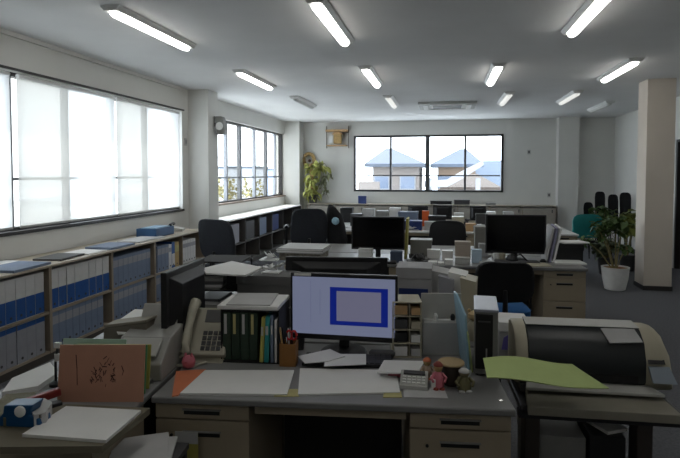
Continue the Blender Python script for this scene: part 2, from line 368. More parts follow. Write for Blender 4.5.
for dx, dy, sx, sy in ((-.38, 0, .08, .6), (.38, 0, .08, .6), (0, .34, .6, .08), (0, -.34, .6, .08)): MB().box((dx, dy, -.046), (sx, sy, .012)).build('louver', WHITE, t)

# ------------------------------------------------------------------ low shelving along the walls
DOORM = mat('cabinet_door', (156, 150, 140), .6); WTOP = mat('white_laminate', (222, 220, 214), .4); DSIDE = mat('dark_laminate', (84, 82, 80), .6)
def shelf_unit(label, L, depth, h, rz, loc, board=.40, bays=1, top=None, side=None, doors=False, group=None):
    """local x along the front, y into the unit; origin at the front left foot"""
    t = thing('low_bookcase', label, 'bookcase', loc, rz, group); T = .020
    MB().box((L / 2, depth / 2 - .005, h - T / 2), (L, depth + .01, T)).build('top', top or WOODTOP, t, .003)
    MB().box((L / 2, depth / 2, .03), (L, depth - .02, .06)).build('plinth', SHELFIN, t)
    for i in range(bays + 1):
        x = i * L / bays; x = min(max(x, .007), L - .007)
        MB().box((x, depth / 2, (h - T + .06) / 2), (.014, depth, h - T - .06)).build('side_panel', side or WOODSH, t)
    for i in range(bays):
        w_ = L / bays - .016
        for z in (.06 + T / 2, board): MB().box((L / bays * (i + .5), depth / 2, z), (w_, depth - .01, T)).build('shelf_board', side or WOODSH, t)
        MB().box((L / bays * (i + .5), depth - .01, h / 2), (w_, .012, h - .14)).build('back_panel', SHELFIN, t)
        if doors: d = MB().box((L / bays * (i + .5), .012, (board + h) / 2 - .01), (w_ - .01, .02, h - board - .08)).build('door', DOORM, t, .003); MB().box((L / bays * (i + .5) + w_ * .4, -.002, (board + h) / 2 + .1), (.02, .012, .07)).build('handle', DGREY, d)
    return t
# long case under the shaded window: bays between these y values
YS = [2.15, 3.03, 3.90, 4.75, 5.55, 6.85]
XF = -3.19; SD = .53
names = ['nearest the viewer, holding white files', 'second from the viewer', 'third from the viewer', 'fourth from the viewer', 'last before the wall column, with a tan file']
for i in range(5):
    L = YS[i + 1] - YS[i]
    shelf_unit('low wooden bookcase under the shaded window, ' + names[i], L - .002, SD, .795, PI / 2, (XF, YS[i] + .001, 0), group='bookcases along the window wall', bays=2 if i == 4 else 1)
# files: width across (y), depth (into x), height
def file_proto(name, w_, d, h, body, band=None, z0=0, z1=0, cat='file'):
    b = MB().box((-d / 2, 0, h / 2), (d, w_, h)); o = b.build(name, body, None, .002, loc=(0, 0, 0))
    if band:
        MB().box((.0006, 0, (z0 + z1) / 2), (.0016, w_ - .004, z1 - z0)).build('spine_band', band, o)
    MB().lathe([(.011, 0), (.011, .002)], (.001, 0, h * .12), 10, R=Matrix.Rotation(PI / 2, 3, 'Y')).build('finger_hole', DGREY, o)
    return o
P = {'wb': file_proto('ring_file', .098, .28, .335, FWHITE, BLUE, .006, .172), 'wl': file_proto('ring_file', .098, .28, .302, FGREY, BLUE, .262, .300),
     'bg': file_proto('ring_file', .085, .28, .302, FBLUEGREY, FGREY, .20, .27), 'bl': file_proto('ring_file', .075, .28, .31, BLUE, FWHITE, .03, .17),
     'tn': file_proto('ring_file', .10, .28, .30, TAN, PAPERY, .18, .26), 'wh': file_proto('ring_file', .07, .27, .29, FWHITE, FGREY, .2, .25)}
WD = {'wb': .10, 'wl': .10, 'bg': .087, 'bl': .077, 'tn': .102, 'wh': .072}
LB = {'wb': ('white ring file with blue lower spine', 'white and blue files in the upper row'),
      'wl': ('grey-white ring file with blue top band, lower row', 'grey-white files in the lower row')}
used = set(); counts = {}
ORD = 'first second third fourth fifth sixth seventh eighth ninth tenth eleventh twelfth'.split()
def put_file(k, x, y, z, label=None, group=None, rz=0):
    o = P[k] if k not in used else copy_tree(P[k]); used.add(k); o.location = (x, y, z); o.rotation_euler.z = rz
    l, g = (label, group) if label else LB[k]
    if g:
        bay = max(i for i in range(5) if y > YS[i] - .01); key = (g, bay); counts[key] = counts.get(key, -1) + 1
        l = l + ', %s in the %s bookcase' % (ORD[counts[key]], ORD[bay])
    o['label'] = l; o['category'] = 'file'
    if g: o['group'] = g
    elif 'group' in o: del o['group']
    return o
for i in range(3):
    y = YS[i] + .067; j = 0; rr = random.Random(i)
    while y + .05 < YS[i + 1] - .02:
        if i < 3: put_file('wb', XF - .015 - rr.random() * .006, y, .4125)
        y += .1002
    y = YS[i] + .067
    while y + .05 < YS[i + 1] - .02:
        if i < 2: put_file('wl', XF - .015 - rr.random() * .006, y, .0805)
        y += .1002
FB = ('blue-grey ring file, upper row', 'blue-grey files in the upper row')
y = 4.83
for k in 'bg bg bg bg bg bg bg bg'.split():
    put_file(k, XF - .02, y, .4125, *FB); y += WD[k]
FL = ('blue-grey ring file, lower row', 'blue-grey files in the lower row')
for y0, n in ((3.97, 8), (4.83, 7), (5.63, 6)):
    for q in range(n): put_file('bg', XF - .02, y0 + q * .087, .0805, *FL)
y = 5.63
for k, l in (('bg', FB[0]), ('bg', FB[0]), ('bg', FB[0]), ('wh', 'thin white file just before the blue file in the last bookcase'), ('bl', 'blue file with a white label next to the tan file'), ('tn', 'tan yellow box file near the last shelf divider')):
    y += WD[k] / 2; put_file(k, XF - .02, y, .4125, l, FB[1] if k == 'bg' else None); y += WD[k] / 2
y = 6.27
for q in range(5): put_file('wh', XF - .02, y + q * .073, .4125, 'thin white file near the column', 'white files at the far end')

# cases further back
shelf_unit('low bookcase with bright white top below the side window, nearer half', 2.15, .47, .82, PI / 2, (-3.27, 7.86, 0), bays=3, top=WTOP, side=DSIDE, group='bookcases below the side window')
shelf_unit('low bookcase with bright white top below the side window, further half', 2.15, .47, .82, PI / 2, (-3.27, 10.03, 0), bays=3, top=WTOP, side=DSIDE, group='bookcases below the side window')
for i, x in enumerate((-3.2, -1.795, -.39, 1.015)):
    shelf_unit('low wooden bookcase against the rear wall, ' + ['beside the hanging plant', 'under the first window panes', 'under the far window panes', 'next to the rear column'][i], 1.40, .38, .84, 0, (x, 12.46, 0), bays=2, doors=True, group='bookcases against the rear wall')
# box things inside the case under the side window
for i, (y, c, l) in enumerate(((8.22, FGREY, 'grey carton inside the bookcase below the side window'), (8.95, DGREY, 'dark carton inside the bookcase below the side window'), (9.62, FBLUEGREY, 'blue-grey box inside the bookcase below the side window'), (10.39, DBLUE, 'dark blue box inside the further bookcase below the window'))):
    tag(MB().box((-3.45, y, .412 + .16), (.26, .40, .31)).build('carton', c), l, 'box', 'cartons in the side bookcases')

# things lying on the long case
def slab(name, pts, z, t, m, label, cat, group=None, bevel=0):
    """flat thing lying at height z; pts are the photograph points of its outline"""
    w_ = [at(px, py, z=z + t) for px, py in pts]
    return tag(MB().prism([(q.x, q.y) for q in w_], z, z + t).build(name, m, None, bevel), label, cat, group)
def flat(name, x, y, z, sx, sy, t, rz, m, label, cat, group=None): return tag(MB().box((x, y, z + t / 2), (sx, sy, t), rz).build(name, m), label, cat, group)
zt = .795
flat('document_tray', -3.35, 3.72, zt, .30, .42, .02, .05, FBLUEGREY, 'blue-grey flat folder on the long bookcase, nearest the viewer', 'folder')
flat('paper_stack', -3.61, 3.70, zt, .15, .5, .018, -.1, PAPER, 'white papers beside the blue-grey folder on the bookcase top', 'paper')
flat('clipboard', -3.38, 4.25, zt, .26, .36, .016, .1, DGREY, 'dark clipboard on the long bookcase', 'clipboard')
flat('paper_stack', -3.36, 4.58, zt, .28, .26, .012, -.05, PAPER, 'white sheets between the dark clipboard and the blue folder', 'paper')
flat('folder', -3.36, 4.98, zt, .30, .40, .022, .0, FBLUEGREY, 'long blue-grey folder in the middle of the bookcase top', 'folder')
flat('paper_stack', -3.38, 5.60, zt, .28, .55, .014, .0, PAPERG, 'pale papers on the bookcase top before the blue box', 'paper')
t = thing('plastic_crate', 'blue open crate of papers standing on the long bookcase', 'crate', (-3.45, 6.02, zt), 0)
m = MB(); m.box((0, 0, .005), (.26, .42, .01)); m.box((-.125, 0, .05), (.01, .42, .10)).box((.125, 0, .05), (.01, .42, .10)).box((0, -.205, .05), (.24, .01, .10)).box((0, .205, .05), (.24, .01, .10)); m.build('crate_body', mat('crate_blue', (48, 84, 124), .5), t)
tag(MB().box((-3.45, 6.02, zt + .06), (.19, .34, .095), .0).build('paper_stack', mat('pale_blue_paper', (140, 170, 196), .7)), 'pale blue papers inside the blue crate', 'paper')
t = thing('desk_telephone', 'small dark telephone on the bookcase by the column', 'telephone', (-3.45, 6.55, zt), .3)
m = MB(); m.add([(-.09, -.1, 0), (.09, -.1, 0), (.09, .1, 0), (-.09, .1, 0), (-.09, -.1, .07), (.09, -.1, .03), (.09, .1, .03), (-.09, .1, .07)], [(3, 2, 1, 0), (4, 5, 6, 7), (0, 1, 5, 4), (1, 2, 6, 5), (2, 3, 7, 6), (3, 0, 4, 7)]); m.build('body', LGREY, t)
m = MB(); m.tube([(-.06, -.12, .085), (-.06, -.07, .10), (-.06, .07, .10), (-.06, .12, .085)], [.022, .015, .015, .022]); m.build('handset', BLACK, t, smooth=True)

# ------------------------------------------------------------------ furniture makers
def desk(label, loc, rz, W=1.36, dep=.70, left=True, right=True, h=.70, top=DESKTOP, group='office desks'):
    """local origin: front left corner on the floor, x along the front, y towards the back"""
    t = thing('office_desk', label, 'desk', loc, rz, group); T = .026
    MB().box((W / 2, dep / 2, h - T / 2), (W, dep, T)).build('desk_top', top, t, .006)
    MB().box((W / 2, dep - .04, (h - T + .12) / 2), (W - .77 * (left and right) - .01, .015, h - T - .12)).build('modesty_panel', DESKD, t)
    MB().box((W / 2, .05, h - T - .022), (W - (.38 * left + .385 * right) - .02, .02, .042)).build('pencil_drawer', DESKB, t, .002)
    for on, x in ((left, .19), (right, W - .195)):
        if not on:
            sx = .03 if x < W / 2 else W - .03
            for yy in (.06, dep - .06): MB().box((sx, yy, (h - T) / 2), (.04, .04, h - T)).build('leg', DGREY, t)
            continue
        MB().box((x, dep / 2 + .01, (h - T + .05) / 2), (.365, dep - .06, h - T - .05)).build('pedestal_body', DESKB, t)
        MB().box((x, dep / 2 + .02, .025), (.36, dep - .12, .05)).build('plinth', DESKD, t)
        z = h - T - .006
        for hh in (.062, .215, .31):
            d = MB().box((x, .035, z - hh / 2), (.367, .02, hh - .006)).build('drawer', DESKB, t, .003)
            hz = z - min(hh / 2, .055)
            m = MB().box((x, .0245, hz), (.14, .004, .020)); q = m.build('handle_recess', BLACKM, d)
            MB().box((x, .020, hz + .010), (.15, .012, .004)).build('handle_lip', GREY, d)
            z -= hh
        MB().lathe([(.006, 0), (.006, .006)], (x - .12, .026, h - T - .13), 10, R=Matrix.Rotation(PI / 2, 3, 'X')).build('lock', BLACK, t)
    return t

def monitor(label, loc, rz, W=.50, Hm=.32, base=.10, on=False, body=BLACK, tilt=0, group=None, cat='monitor'):
    """origin under the foot; the screen faces local -y; base = height of the lower bezel above the table"""
    t = thing('computer_monitor', label, cat, loc, rz, group)
    MB().lathe([(.11, 0), (.11, .006), (.10, .012), (.03, .016)], (0, 0, 0), 28).build('stand_base', body, t, smooth=True)
    MB().box((0, .02, (base + .1) / 2 + .01), (.05, .03, base + .08)).build('stand_neck', body, t, .005)
    b = MB().box((0, -.012, base + Hm / 2), (W, .028, Hm)); b.loft([[(sx * W * a, .002 + dy, base + Hm * (.5 + sz * c)) for sx, sz in ((-1, -1), (1, -1), (1, 1), (-1, 1))] for a, c, dy in ((.44, .42, 0), (.30, .30, .035))])
    bz = b.build('bezel', body, t, .004)
    fw, b0 = W / 2 - .014, base + .022
    if not on:
        MB().box((0, -.0268, base + Hm / 2 + .004), (W - .03, .002, Hm - .036)).build('screen', mat('screen_off', (14, 14, 17), .15), t)
        MB().box((-W * .38, .0035, base + Hm - .03), (.05, .002, .008)).build('maker_plate', GREY, t)
    return t, fw, b0

def office_chair(label, loc, rz, back=FABRIC, seat=FABRIC, arms=True, hb=1.0, W=.46, band=None, group='office chairs', arm=0):
    """sitter faces local +y; backrest at -y"""
    t = thing('office_chair', label, 'chair', loc, rz, group)
    m = MB(); n = 16
    def pad(cx, cy, z0, z1, hw, hd, nn=20): return [(cx + hw * math.copysign(abs(math.cos(a)) ** .5, math.cos(a)), cy + hd * math.copysign(abs(math.sin(a)) ** .5, math.sin(a)), z0) for a in [2 * PI * k / nn for k in range(nn)]]
    m.loft([pad(0, .02, .42, 0, W / 2 - .03, .21), pad(0, .02, .435, 0, W / 2, .24), pad(0, .02, .475, 0, W / 2, .24), pad(0, .02, .49, 0, W / 2 - .03, .21)]); m.build('seat', seat, t, smooth=True)
    # backrest: rounded outline, gently curved, thick
    z0 = .56; m = MB(); sec = []
    def outl(y, k):
        r = []
        for q in range(28):
            a = 2 * PI * q / 28; c, s_ = math.cos(a), math.sin(a)
            ww = (W / 2 - .01) * k; hh = (hb - z0) / 2 - (1 - k) * .05
            x = ww * math.copysign(abs(c) ** .45, c); z = (z0 + hb) / 2 + hh * math.copysign(abs(s_) ** .45, s_)
            x *= 1 - .12 * max(0, (z - (z0 + hb) / 2) / (hb - z0))
            r.append((x, y - (z - z0) * .16 + abs(x) * .18, z))
        return r
    m.loft([outl(-.20, .93), outl(-.213, 1), outl(-.247, 1), outl(-.26, .93)]); m.build('backrest', back, t, smooth=True)
    if band: 
        MB().extr([(-.15, -.262, z0 + .04), (.15, -.262, z0 + .04), (.12, -.28, z0 + .12), (-.15, -.28, z0 + .12)], (0, .02, 0)).build('lumbar_panel', band, t)
    MB().tube([(0, -.05, .41), (0, -.22, .41), (0, -.27, .50), (0, -.265, .66)], [.02, .022, .022, .015], 8).build('back_support', BLACK, t, smooth=True)
    MB().tube([(0, 0, .10), (0, 0, .42)], [.03, .022], 10).build('gas_column', BLACK, t, smooth=True)
    m = MB()
    for k in range(5):
        a = 2 * PI * k / 5 + .3; c, s_ = math.cos(a), math.sin(a)
        MB().tube([(0, 0, .11), (c * .27, s_ * .27, .07)], [.026, .014], 8).build('leg', BLACK, t)
        MB().lathe([(.026, -.018), (.028, 0), (.026, .018)], (c * .27, s_ * .27, .028), 14, R=Matrix.Rotation(a, 3, 'Z') @ Matrix.Rotation(PI / 2, 3, 'X')).build('caster', BLACKM, t, smooth=True)
    if arms:
        for sx in (-1, 1):
            x = sx * (W / 2 + .03)
            MB().tube([(sx * .15, .02, .43), (x, .02, .44), (x, .03, .63 + arm), (x, -.0, .66 + arm), (x, .14, .66 + arm), (x, .17, .64 + arm)], [.012, .015, .015, .02, .022, .016], 8).build('armrest', BLACK, t, smooth=True)
    return t

def mug(x, y, z, m, label, h=.085, r=.038, group=None, hr=0.):
    t = thing('mug', label, 'mug', (x, y, z), hr, group)
    MB().lathe([(r * .8, 0), (r, h * .2), (r, h), (r - .004, h), (r - .005, h * .15), (.001, h * .12)], (0, 0, 0), 18).build('cup', m, t, smooth=True)
    MB().tube([(r, 0, h * .8), (r + .024, 0, h * .72), (r + .026, 0, h * .4), (r, 0, h * .25)], .005, 6).build('handle', m, t, smooth=True); return t
def books(x, y, z, n, label, group, rz=0, cols=(PAPER, PAPERG, FBLUEGREY, CREAM), sx=.21, sy=.29, tmin=.012, tmax=.03, name='document_stack', seed=0):
    rr = random.Random(seed); m = MB(); zz = z
    mats = list(cols)
    for k in range(n):
        h = rr.uniform(tmin, tmax); m.box((x + rr.uniform(-.012, .012), y + rr.uniform(-.012, .012), zz + h / 2), (sx * rr.uniform(.93, 1), sy * rr.uniform(.93, 1), h), rz + rr.uniform(-.12, .12), k % len(mats)); zz += h
    return tag(m.build(name, mats), label, 'paper stack', group)

# ------------------------------------------------------------------ front desk and what stands on it
RA = math.atan2(1.999 - 1.861, .248 + 1.071); A0 = Vector((-1.09, 1.850, 0)); ca, sa = math.cos(RA), math.sin(RA)
def A(u, v, z=.70): return Vector((A0.x + u * ca - v * sa, A0.y + u * sa + v * ca, z))   # along / into the front desk
desk('beige steel desk in front with papers, monitor and two drawer pedestals', A0, RA, W=1.36)
desk('desk standing back to back behind the front desk', A(1.36, 1.42, 0), RA + PI, W=1.36, group='office desks')
# main monitor
p = at(346, 362, z=.70); mp = Vector((p.x + .0, 2.50, .70)); MR = RA - .10
L_, R_ = at(292, 273, y=2.50), at(398, 275, y=2.50)
MW = (R_.x - L_.x) * 1.0
t, fw, b0 = monitor('switched-on monitor with a pale desktop and blue window, front desk', ((L_.x + R_.x) / 2, 2.50, .70), MR, MW, .315, .062, True)
bz = .062; SW, SH = MW - .022, .272
SCR = mat('screen_glow', (146, 154, 186), emit=.42); SCRB = mat('screen_blue', (20, 44, 150), emit=.42); SCRV = mat('screen_violet', (138, 138, 166), emit=.42); SCRL = mat('screen_line', (122, 130, 165), emit=.42)
scr = MB().box((0, -.0275, bz + .162), (SW, .003, SH)).build('screen', SCR, t)
MB().box((.075, -.0292, bz + .164), (SW * .56, .002, SH * .66)).build('window_border', SCRB, scr)
MB().box((.075, -.0304, bz + .165), (SW * .43, .0012, SH * .52)).build('window_picture', SCRV, scr)
for x, hh in ((-.155, .2), (-.11, .12)): MB().box((x, -.0292, bz + .18), (.002, .001, hh)).build('window_line', SCRL, scr)
MB().box((-SW * .40, -.0285, bz + .308), (.082, .004, .012)).build('sticker', WHITE, t)
# papers
slab('paper_stack', [(205, 370), (294, 370), (287, 394), (180, 393)], .70, .008, PAPER, 'wide spread of pale papers on the left half of the front desk', 'paper')
w_ = [at(px, py, z=.7) for px, py in ((176, 372), (206, 370), (178, 396), (172, 397))]
tag(MB().prism([(q.x, q.y) for q in w_], .7, .704).build('open_file', LORANGE), 'orange-edged file under the spread papers', 'file')
slab('paper_stack', [(300, 368), (396, 370), (400, 392), (298, 394)], .70, .006, PAPER, 'pale paper sheets in front of the lit monitor', 'paper')
slab('sticky_notes', [(276, 389), (298, 389), (299, 396), (274, 396)], .70, .003, PAPERY, 'yellowed slip between the two paper spreads', 'note')
slab('sticky_notes', [(384, 392), (401, 391), (402, 397), (383, 397)], .70, .003, PAPERY, 'yellowed slip beside the calculator', 'note')
slab('paper_sheet', [(402, 372), (440, 378), (448, 398), (404, 397)], .70, .002, PAPERG, 'pale sheet under the calculator and figurines', 'paper')
# keyboard with papers on it
t = thing('keyboard', 'black keyboard half under loose sheets, below the monitor', 'keyboard', (at(345, 366, z=.71).x, at(345, 360, z=.71).y, .70), RA)
MB().box((0, 0, .008), (.40, .13, .016)).build('case', BLACK, t, .004)
m = MB()
for r in range(5):
    for c in range(16): m.box((-.185 + c * .0245, -.048 + r * .024, .019), (.02, .02, .007))
m.build('keys', DGREY, t)
slab('paper_sheet', [(298, 356), (330, 349), (345, 356), (328, 361), (305, 363)], .729, .003, PAPER, 'curled white sheet on the keyboard, nearer the pen cup', 'paper')
slab('paper_sheet', [(326, 354), (366, 354), (366, 364), (324, 366)], .724, .003, PAPER, 'white sheet lying across the keyboard centre', 'paper')
slab('note_pad', [(384, 360), (424, 361), (418, 373), (377, 372)], .727, .006, PAPER, 'white note pad bridging to the calculator', 'note pad')
o = slab('pencil_case', [(392, 362), (414, 363), (410, 372), (388, 371)], .70, .026, PINK, 'pink pencil case under the white note pad', 'pencil case', None, .004)
# calculator
p = at(414, 386, z=.70); t = thing('desk_calculator', 'grey desk calculator on the right side of the front desk', 'calculator', (p.x, p.y, .70), RA - .1)
m = MB(); m.extr([(-.055, -.045, 0), (-.055, -.045, .018), (-.055, .055, .045), (-.055, .055, 0)], (.11, 0, 0)); m.build('body', LGREY, t, .003)
MB().box((0, .03, .043), (.085, .022, .006), rot=Euler((.26, 0, 0))).build('display', DGREY, t)
m = MB()
for r in range(3):
    for c in range(5): m.box((-.038 + c * .019, -.03 + r * .018, .025 + r * .0045), (.014, .012, .004))
m.build('keys', WHITE, t)
tag(MB().box((p.x + .075, p.y - .0, .72), (.016, .05, .04), RA).build('eraser', PAPER), 'small white eraser block beside the calculator', 'eraser')
# figurines (plain little ornaments)
def figurine(label, px, py, c1, c2, c3, h, w=.022, arms=False):
    p = at(px, py, z=.70); t = thing('figurine', label, 'figurine', (p.x, p.y, .70), .2)
    MB().lathe([(w * .8, 0), (w, h * .12), (w * .9, h * .4), (w * .55, h * .62), (w * .3, h * .66)], (0, 0, 0), 16).build('body', c1, t, smooth=True)
    MB().lathe([(.001, -.2 * h), (w * .55, -.14 * h), (w * .75, 0), (w * .55, .14 * h), (.001, .19 * h)], (0, 0, h * .80), 14).build('head', c2, t, smooth=True)
    MB().lathe([(w * .8, 0), (w * .78, h * .05), (w * .4, h * .14), (.001, h * .17)], (0, 0, h * .86), 14).build('cap', c3, t, smooth=True)
    for s in (-1, 1):
        MB().tube([(s * w * .6, 0, h * .56), (s * w * 1.2, -w * .5, h * .42), (s * w * .9, -w, h * .30)], [w * .3, w * .26, w * .2], 7).build('arm', c1, t, smooth=True)
        MB().lathe([(.001, 0), (w * .45, .002), (w * .4, h * .08), (.001, h * .11)], (s * w * .5, -w * .9, 0), 10).build('foot', c3, t, smooth=True)
    return t
figurine('pink figurine standing on the front desk beside the calculator', 438, 388, PINK, SKIN, mat('red_brown', (132, 60, 50), .6), .105, .024)
figurine('small orange-capped figurine just behind the pink one', 427, 378, mat('cream_cloth', (170, 150, 130), .7), SKIN, LORANGE, .085, .022)
figurine('olive green figurine with a pale cap near the desk corner', 464, 390, mat('olive', (104, 100, 70), .7), mat('olive2', (120, 112, 84), .7), PAPERG, .085, .028)
t = thing('wooden_pot', 'dark pot with a pale wooden lid behind the green figurine', 'pot', (*at(451, 384, z=.7).xy, .70))
MB().lathe([(.03, 0), (.038, .02), (.038, .075), (.03, .085)], (0, 0, 0), 20).build('pot_body', mat('dark_pot', (60, 50, 42), .5), t, smooth=True)
MB().lathe([(.052, 0), (.054, .004), (.052, .008)], (0, 0, .085), 24).build('lid', mat('pale_lid', (170, 148, 112), .6), t, smooth=True)
tag(MB().lathe([(.008, 0), (.008, .003)], (*at(501, 401, z=.7).xy, .70), 12).build('coin', CHROME), 'tiny shiny disc at the right corner of the front desk', 'coin')
# drawer label hanging from the left pedestal
p = A(.09, -.006, 0); tag(MB().box((p.x + .055, p.y, .50), (.085, .004, .14), RA).add([], []).build('sticky_note', [YELLOWF]), 'yellow-green slip taped on the left drawers of the front desk', 'note')
tag(MB().box((p.x + .055, p.y - .004, .555), (.088, .003, .045), RA).build('paper_slip', PAPERG), 'pale slip taped over the yellow-green slip', 'note')

# file rack with dark green files
o = A(.15, .40); RK = RA + .0
t = thing('file_rack', 'black file rack packed with dark green files on the front desk', 'file rack', o, RK)
RWd = .268
MB().box((RWd / 2, .12, .004), (RWd, .26, .008)).build('base', BLACKM, t); MB().box((RWd / 2, .245, .12), (RWd, .008, .224)).build('back_panel', BLACKM, t)
for x in (.003, RWd - .003): MB().box((x, .12, .12), (.005, .25, .224)).build('end_panel', BLACKM, t)
MB().box((RWd / 2, .12, .235), (RWd, .25, .006)).build('shelf', BLACKM, t)
def inrack(u, v, z=0): return Vector((o.x + u * math.cos(RK) - v * math.sin(RK), o.y + u * math.sin(RK) + v * math.cos(RK), .708 + z))
for i in range(4):
    q = inrack(.026 + i * .041, .115)
    f = MB().box((0, 0, .11), (.037, .23, .215)).build('lever_file', GREEN, None, .002, loc=q, rz=RK)
    tag(f, 'dark green file in the black rack, ' + ['at its left end', 'second from its left end', 'third from its left end', 'next to the yellow folder'][i], 'file', 'dark green files in the rack')
    MB().box((-.005, -.1155, .165), (.012, .0015, .09)).build('spine_label', [PAPERG, PAPERY][i % 2], f)
for u, w2_, c, hh, l, tl in ((.193, .016, YELLOWF, .20, 'yellow folder leaning in the black rack', .06), (.214, .02, TEAL, .205, 'teal folder leaning in the black rack', .04), (.236, .012, FBLUEGREY, .21, 'blue-grey folder near the end of the black rack', .0), (.253, .01, FWHITE, .19, 'thin white folder at the end of the black rack', .0)):
    q = inrack(u, .10); f = MB().box((0, 0, hh / 2), (w2_, .23, hh), rot=Euler((0, tl, 0))).build('folder', c, None, loc=q, rz=RK); tag(f, l, 'folder')
    MB().box((0, -.117, hh * .7), (w2_ * .6, .001, .04)).build('spine_label', PAPERG, f)
q = inrack(.125, .11, .2305); tag(MB().box((q.x, q.y + .01, q.z + .009), (.28, .25, .018), RK - .03).add([], []).build('document_stack', PAPER, None, .003), 'thick white document stack on top of the black file rack', 'paper stack')
q = inrack(.12, .12, .2488); tag(MB().box((q.x, q.y, q.z + .003), (.20, .235, .005), RK + .04).build('paper_sheet', PAPERG), 'loose sheet on the stack above the green files', 'paper')
# pen cup
p = at(289, 364, z=.70); t = thing('pen_cup', 'brown wooden pen cup between the file rack and monitor', 'pen cup', (p.x, p.y, .70), RA)
m = MB(); m.box((0, 0, .004), (.07, .07, .008)); m.box((-.033, 0, .05), (.006, .07, .1)).box((.033, 0, .05), (.006, .07, .1)).box((0, -.033, .05), (.06, .006, .1)).box((0, .033, .05), (.06, .006, .1)); m.build('cup', BROWN, t)
for i, (dx, dy, tx, ty, c, l, hh) in enumerate(((.012, .0, .015, .0, RED, 'red-handled scissors standing in the brown pen cup', .15), (-.015, .01, -.02, .01, BLACK, 'black pen in the brown pen cup', .15), (-.005, -.012, .0, -.01, CHROME, 'silver pen in the brown pen cup', .14), (.0, .015, -.01, .01, WHITE, 'white marker in the brown pen cup', .145), (-.018, -.01, -.015, -.008, mat('tan_pencil', (190, 160, 110)), 'tan pencil in the brown pen cup', .16))):
    q = Vector((p.x + dx, p.y + dy, .709))
    s_ = thing('scissors' if i == 0 else 'pen', l, 'scissors' if i == 0 else 'pen', q)
    if i == 0:
        MB().box((0, 0, .05), (.012, .003, .10)).build('blades', CHROME, s_)
        for sx in (-1, 1):
            m = MB(); m.tube([(sx * .011 + .012 * math.cos(a), 0, .122 + .02 * math.sin(a)) for a in [2 * PI * k / 12 for k in range(13)]], .005, 6); m.build('finger_loop', RED, s_, smooth=True)
    else:
        MB().tube([(0, 0, 0), (tx, ty, hh * .86)], .004, 8).build('barrel', c, s_); MB().tube([(tx, ty, hh * .86), (tx * 1.1, ty * 1.1, hh)], [.0045, .0025], 8).build('cap', c if i != 2 else BLACK, s_)
# flowers / ornament behind the cup
p = at(284, 345, z=.80); t = thing('dried_flower_stem', 'white dried flowers standing behind the brown pen cup', 'flowers', (p.x, 2.50, .70))
MB().lathe([(.022, 0), (.026, .05), (.014, .1), (.016, .11)], (0, 0, 0), 14).build('vase', BLACK, t, smooth=True)
m = MB(); rr = random.Random(3); m2 = MB()
for k in range(7):
    e = Vector((rr.uniform(-.04, .04), rr.uniform(-.02, .02), rr.uniform(.2, .36))); m.tube([(0, 0, .1), e * .6 + Vector((0, 0, .05)), e], .0018, 5)
    for q in range(4):
        c = e + Vector((rr.uniform(-.01, .01), rr.uniform(-.01, .01), rr.uniform(-.02, .01))); m2.lathe([(.001, -.006), (.008, 0), (.001, .006)], c, 7)
m.build('stems', STEM, t); m2.build('blossoms', WHITE, t)

# telephone
p = at(203, 360, z=.70); t = thing('desk_telephone', 'cream desk telephone with an upright handset beside the green files', 'telephone', (p.x + .012, p.y - .01, .70), .12)
tl = Euler((math.radians(52), 0, 0)); Rm = tl.to_matrix()
def T3(x, y, z): v = Rm @ Vector((x, y, z)); return (v.x, v.y, v.z + .04)
m = MB(); vs = [T3(x, y, z) for z in (-.02, .02) for x, y in ((-.10, -.02), (.10, -.02), (.09, .21), (-.09, .21))]; m.add(vs, [(3, 2, 1, 0), (4, 5, 6, 7), (0, 1, 5, 4), (1, 2, 6, 5), (2, 3, 7, 6), (3, 0, 4, 7)]); m.build('body', PHONEC, t, .008)
m = MB(); m.extr([(-.09, -.03, 0), (-.09, .16, 0), (-.09, .13, .15), (-.09, .02, .03)], (.18, 0, 0)); m.build('stand', PHONEC, t, .004)
m = MB()
for r in range(4):
    for c in range(4): m.box(T3(-.005 + c * .024, .01 + r * .024, .022), (.018, .018, .006), rot=tl)
m.build('keypad', DGREY, t); MB().box(T3(.032, .165, .021), (.10, .06, .004), rot=tl).build('display', mat('lcd', (96, 96, 96), .3), t)
m = MB(); pts = [T3(-.07, y, z) for y, z in ((-.02, .05), (.02, .065), (.10, .075), (.18, .07), (.22, .05))]; m.tube(pts, [.026, .022, .018, .022, .027], 10); m.build('handset', PHONEC, t, smooth=True)
MB().tube([T3(-.07, -.02, .03), (-.12, -.05, .02), (-.10, -.08, .006), (-.02, -.09, .006), (.02, -.04, .01)], .006, 7).build('handset_cord', PHONEC, t, smooth=True)
p = at(200, 361, z=.70); t = thing('pig_ornament', 'small pink pig ornament in front of the telephone', 'ornament', (p.x - .01, p.y - .09, .70))
MB().lathe([(.012, 0), (.026, .008), (.030, .028), (.024, .048), (.008, .056)], (0, 0, 0), 16).build('body', PINK, t, smooth=True)
for s in (-1, 1): MB().lathe([(.008, 0), (.005, .012), (.001, .018)], (s * .014, 0, .050), 8).build('ear', PINK, t, smooth=True)
MB().lathe([(.009, 0), (.009, .006)], (0, -.028, .030), 10, R=Matrix.Rotation(PI / 2, 3, 'X')).build('snout', PINK, t, smooth=True)

